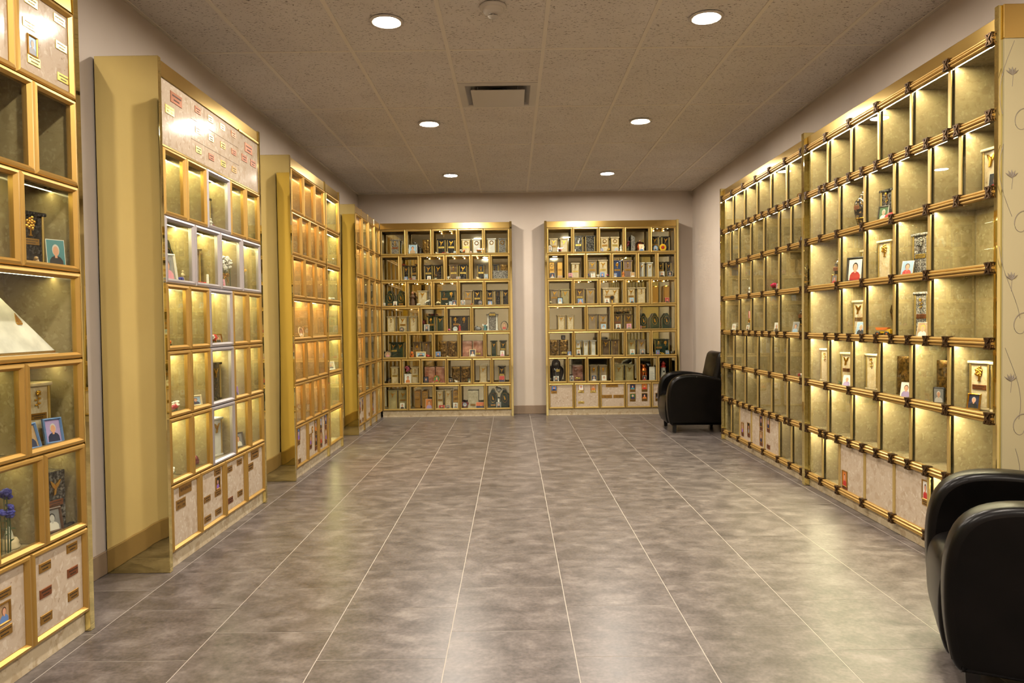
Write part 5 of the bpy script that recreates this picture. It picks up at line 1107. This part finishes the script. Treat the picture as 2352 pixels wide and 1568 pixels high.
flowers(lf('l2', 3, 4.255, .05, 'flower_bunch', 'red and white poinsettia bunch in a silver framed niche', 'flowers'), ('red','white','red'), 7, .024, .045, .045)
frame_(lf('l2', 3, 4.345, .04, 'framed_portrait', 'small gold frame beside the poinsettia', 'photo frame', -.5), .05, .06, 'gold', ('tan','dark','brown'), easel=False)
flowers(lf('l2', 3, 3.735, .05, 'flower_bunch', 'tiny orange blossom with green leaf in the near narrow niche', 'flowers'), 'orange', 2, .012, .01, .025)
flowers(lf('l2', 4, 3.76, .05, 'flower_bunch', 'white and pink silk posy in a narrow niche', 'flowers'), ('white','pink','white','red'), 9, .016, .035, .045)
frame_(lf('l2', 4, 4.015, .04, 'framed_portrait', 'cream framed landscape portrait beside the white and pink posy', 'photo frame', -.5), .08, .062, 'cream', ('sky','navy','brown'), easel=False)
urn(lf('l2', 4, 4.36, .11, 'cremation_urn', 'black urn with brass columns in a middle silver framed niche', 'urn', -.2), .1, .23, 'bk', 'd', None)
card(lf('l2', 4, 4.59, .04, 'photo_card', 'blue tinted portrait leaning in a narrow niche', 'photograph', -.5), .05, .062, ('purple','navy','white'))
o = lf('l2', 4, 4.87, .06, 'silk_rose', 'long stemmed dark silk rose standing in the far narrow niche', 'flower', 0); part('stem', lambda b: b.tube([(0,0,0),(.01,-.004,.1),(-.01,0,.16)], .002, 6), M_STEM, o); part('blossom', lambda b: blossom(b, .02), FC['darkred'], o, (-.012,0,.165)); part('leaf', lambda b: b.blob((.02,0,.1), (.02,.003,.008)), M_LEAF, o)
flowers(lf('l2', 5, 3.72, .04, 'silk_rose', 'white silk rose with green leaves in the lowest glass row', 'flower'), 'white', 1, .03, .004, .035)
flowers(lf('l2', 5, 4.04, .045, 'silk_flower', 'large wine red silk flower in the lowest glass row', 'flower'), 'darkred', 2, .034, .012, .035)
urn(lf('l2', 5, 4.36, .11, 'cremation_urn', 'white capped urn in the lowest silver framed niche', 'urn', -.2), .1, .235, 'wh', 'd', None)
frame_(lf('l2', 5, 4.635, .04, 'framed_portrait', 'dark double portrait frame in the lowest glass row', 'photo frame', -.5), .085, .1, 'pewter', ('grey','white','brown'), easel=False)
frame_(lf('l2', 5, 4.845, .05, 'framed_portrait', 'dark narrow frame seen from its edge in the lowest glass row', 'photo frame', .5), .07, .09, 'black', ('grey','dark','brown'), easel=False)

flowers(lf('l3', 1, 5.87, .06, 'flower_bunch', 'small red flower in an amber lit narrow niche', 'flowers'), 'red', 2, .013, .01, .022)
frame_(lf('l3', 2, 6.21, .06, 'framed_portrait', 'silver oval frame in an amber lit niche', 'photo frame', -.4), .075, .1, 'silver', ('tan','dark','brown'), oval=True, easel=False)
frame_(lf('l3', 3, 6.13, .06, 'framed_portrait', 'pale oval frame in a wide amber lit niche', 'photo frame', -.4), .07, .095, 'cream', ('tan','white','brown'), oval=True, easel=False)
bird(lf('l3', 5, 6.05, .05, 'bird_figurine', 'tiny white bird in the lowest amber lit row', 'figurine'), .025, 'white')
flowers(lf('l3b', 2, 7.15, .06, 'flower_bunch', 'white silk flowers in the lemon yellow column', 'flowers'), 'white', 7, .02, .05, .025)
frame_(lf('l3b', 4, 7.10, .06, 'framed_portrait', 'white framed certificate style photo in the lemon yellow column', 'photo frame', -.4), .12, .085, 'white', ('cream','grey','silver'), easel=False)
frame_(lf('l4', 3, 8.27, .06, 'framed_portrait', 'small round silver frame near the back corner', 'photo frame', -.4), .07, .075, 'silver', ('tan','orange','brown'), oval=True, easel=False)
flowers(lf('l4', 3, 8.20, .05, 'flower_bunch', 'small orange flowers beside the round silver frame', 'flowers'), 'orange', 3, .013, .015, .02)
urn(lf('l4', 2, 8.94, .12, 'cremation_urn', 'cream urn in the third row of the four column cabinet', 'urn', -.2), .1, .21, 'cr', 'd', None)
card(lf('l4', 5, 8.20, .05, 'photo_card', 'white bordered portrait low in the four column cabinet', 'photograph', -.4), .075, .1, ('white','orange','brown'))

# look-alikes in one niche: say which side of the niche each stands on
_by = {}
for o in ALL: _by.setdefault(o['label'], []).append(o)
for lb, os_ in _by.items():
    if len(os_) > 1 and 'back-wall' in lb:
        ref = lb.split()[-1]; os_.sort(key=lambda o: o.location.x if ref == 'corner' else -o.location.x)
        for o, w_ in zip(os_, ([f'{ref} side', 'far side'] if len(os_) == 2 else [f'{ref} side', 'in middle', 'far side'])):
            o['label'] = f'{lb}, {w_}'; o['group'] = 'matching ' + lb.split(',')[0] + 's side by side'

# keep every keepsake clear of the niche walls and the glass
bpy.context.view_layer.update()
for o in ALL:
    for key, c in CABS.items():
        inv = (Matrix.Translation(c['loc']) @ Matrix.Rotation(c['rz'], 4, 'Z')).inverted()
        q = inv @ o.matrix_world.translation
        if not (-.001 <= q.x <= c['W'] and 0 <= q.y <= c['D']): continue
        row = int((ZT-q.z)/P); cell = [x for x in c['rows'][row] if x[0] <= q.x <= x[0]+x[1]]
        if not cell: continue
        pts = []; st = [o]
        while st:
            x = st.pop(); st += list(x.children)
            if x.type == 'MESH':
                m = inv @ x.matrix_world; pts += [m @ Vector(b_) for b_ in x.bound_box]
        right = key in ('rn', 'rf'); u0, u1 = cell[0][0]+.0105, cell[0][0]+cell[0][1]-.0105
        v0, v1 = (.008 if right else .0155), c['D']-.0145
        du = max(0, u0-min(p.x for p in pts)) - max(0, max(p.x for p in pts)-u1)
        dv = max(0, v0-min(p.y for p in pts)) - max(0, max(p.y for p in pts)-v1)
        if du or dv:
            d = Matrix.Rotation(c['rz'], 3, 'Z') @ Vector((du, dv, 0)); o.location = o.location + d
        break
bpy.context.view_layer.update()
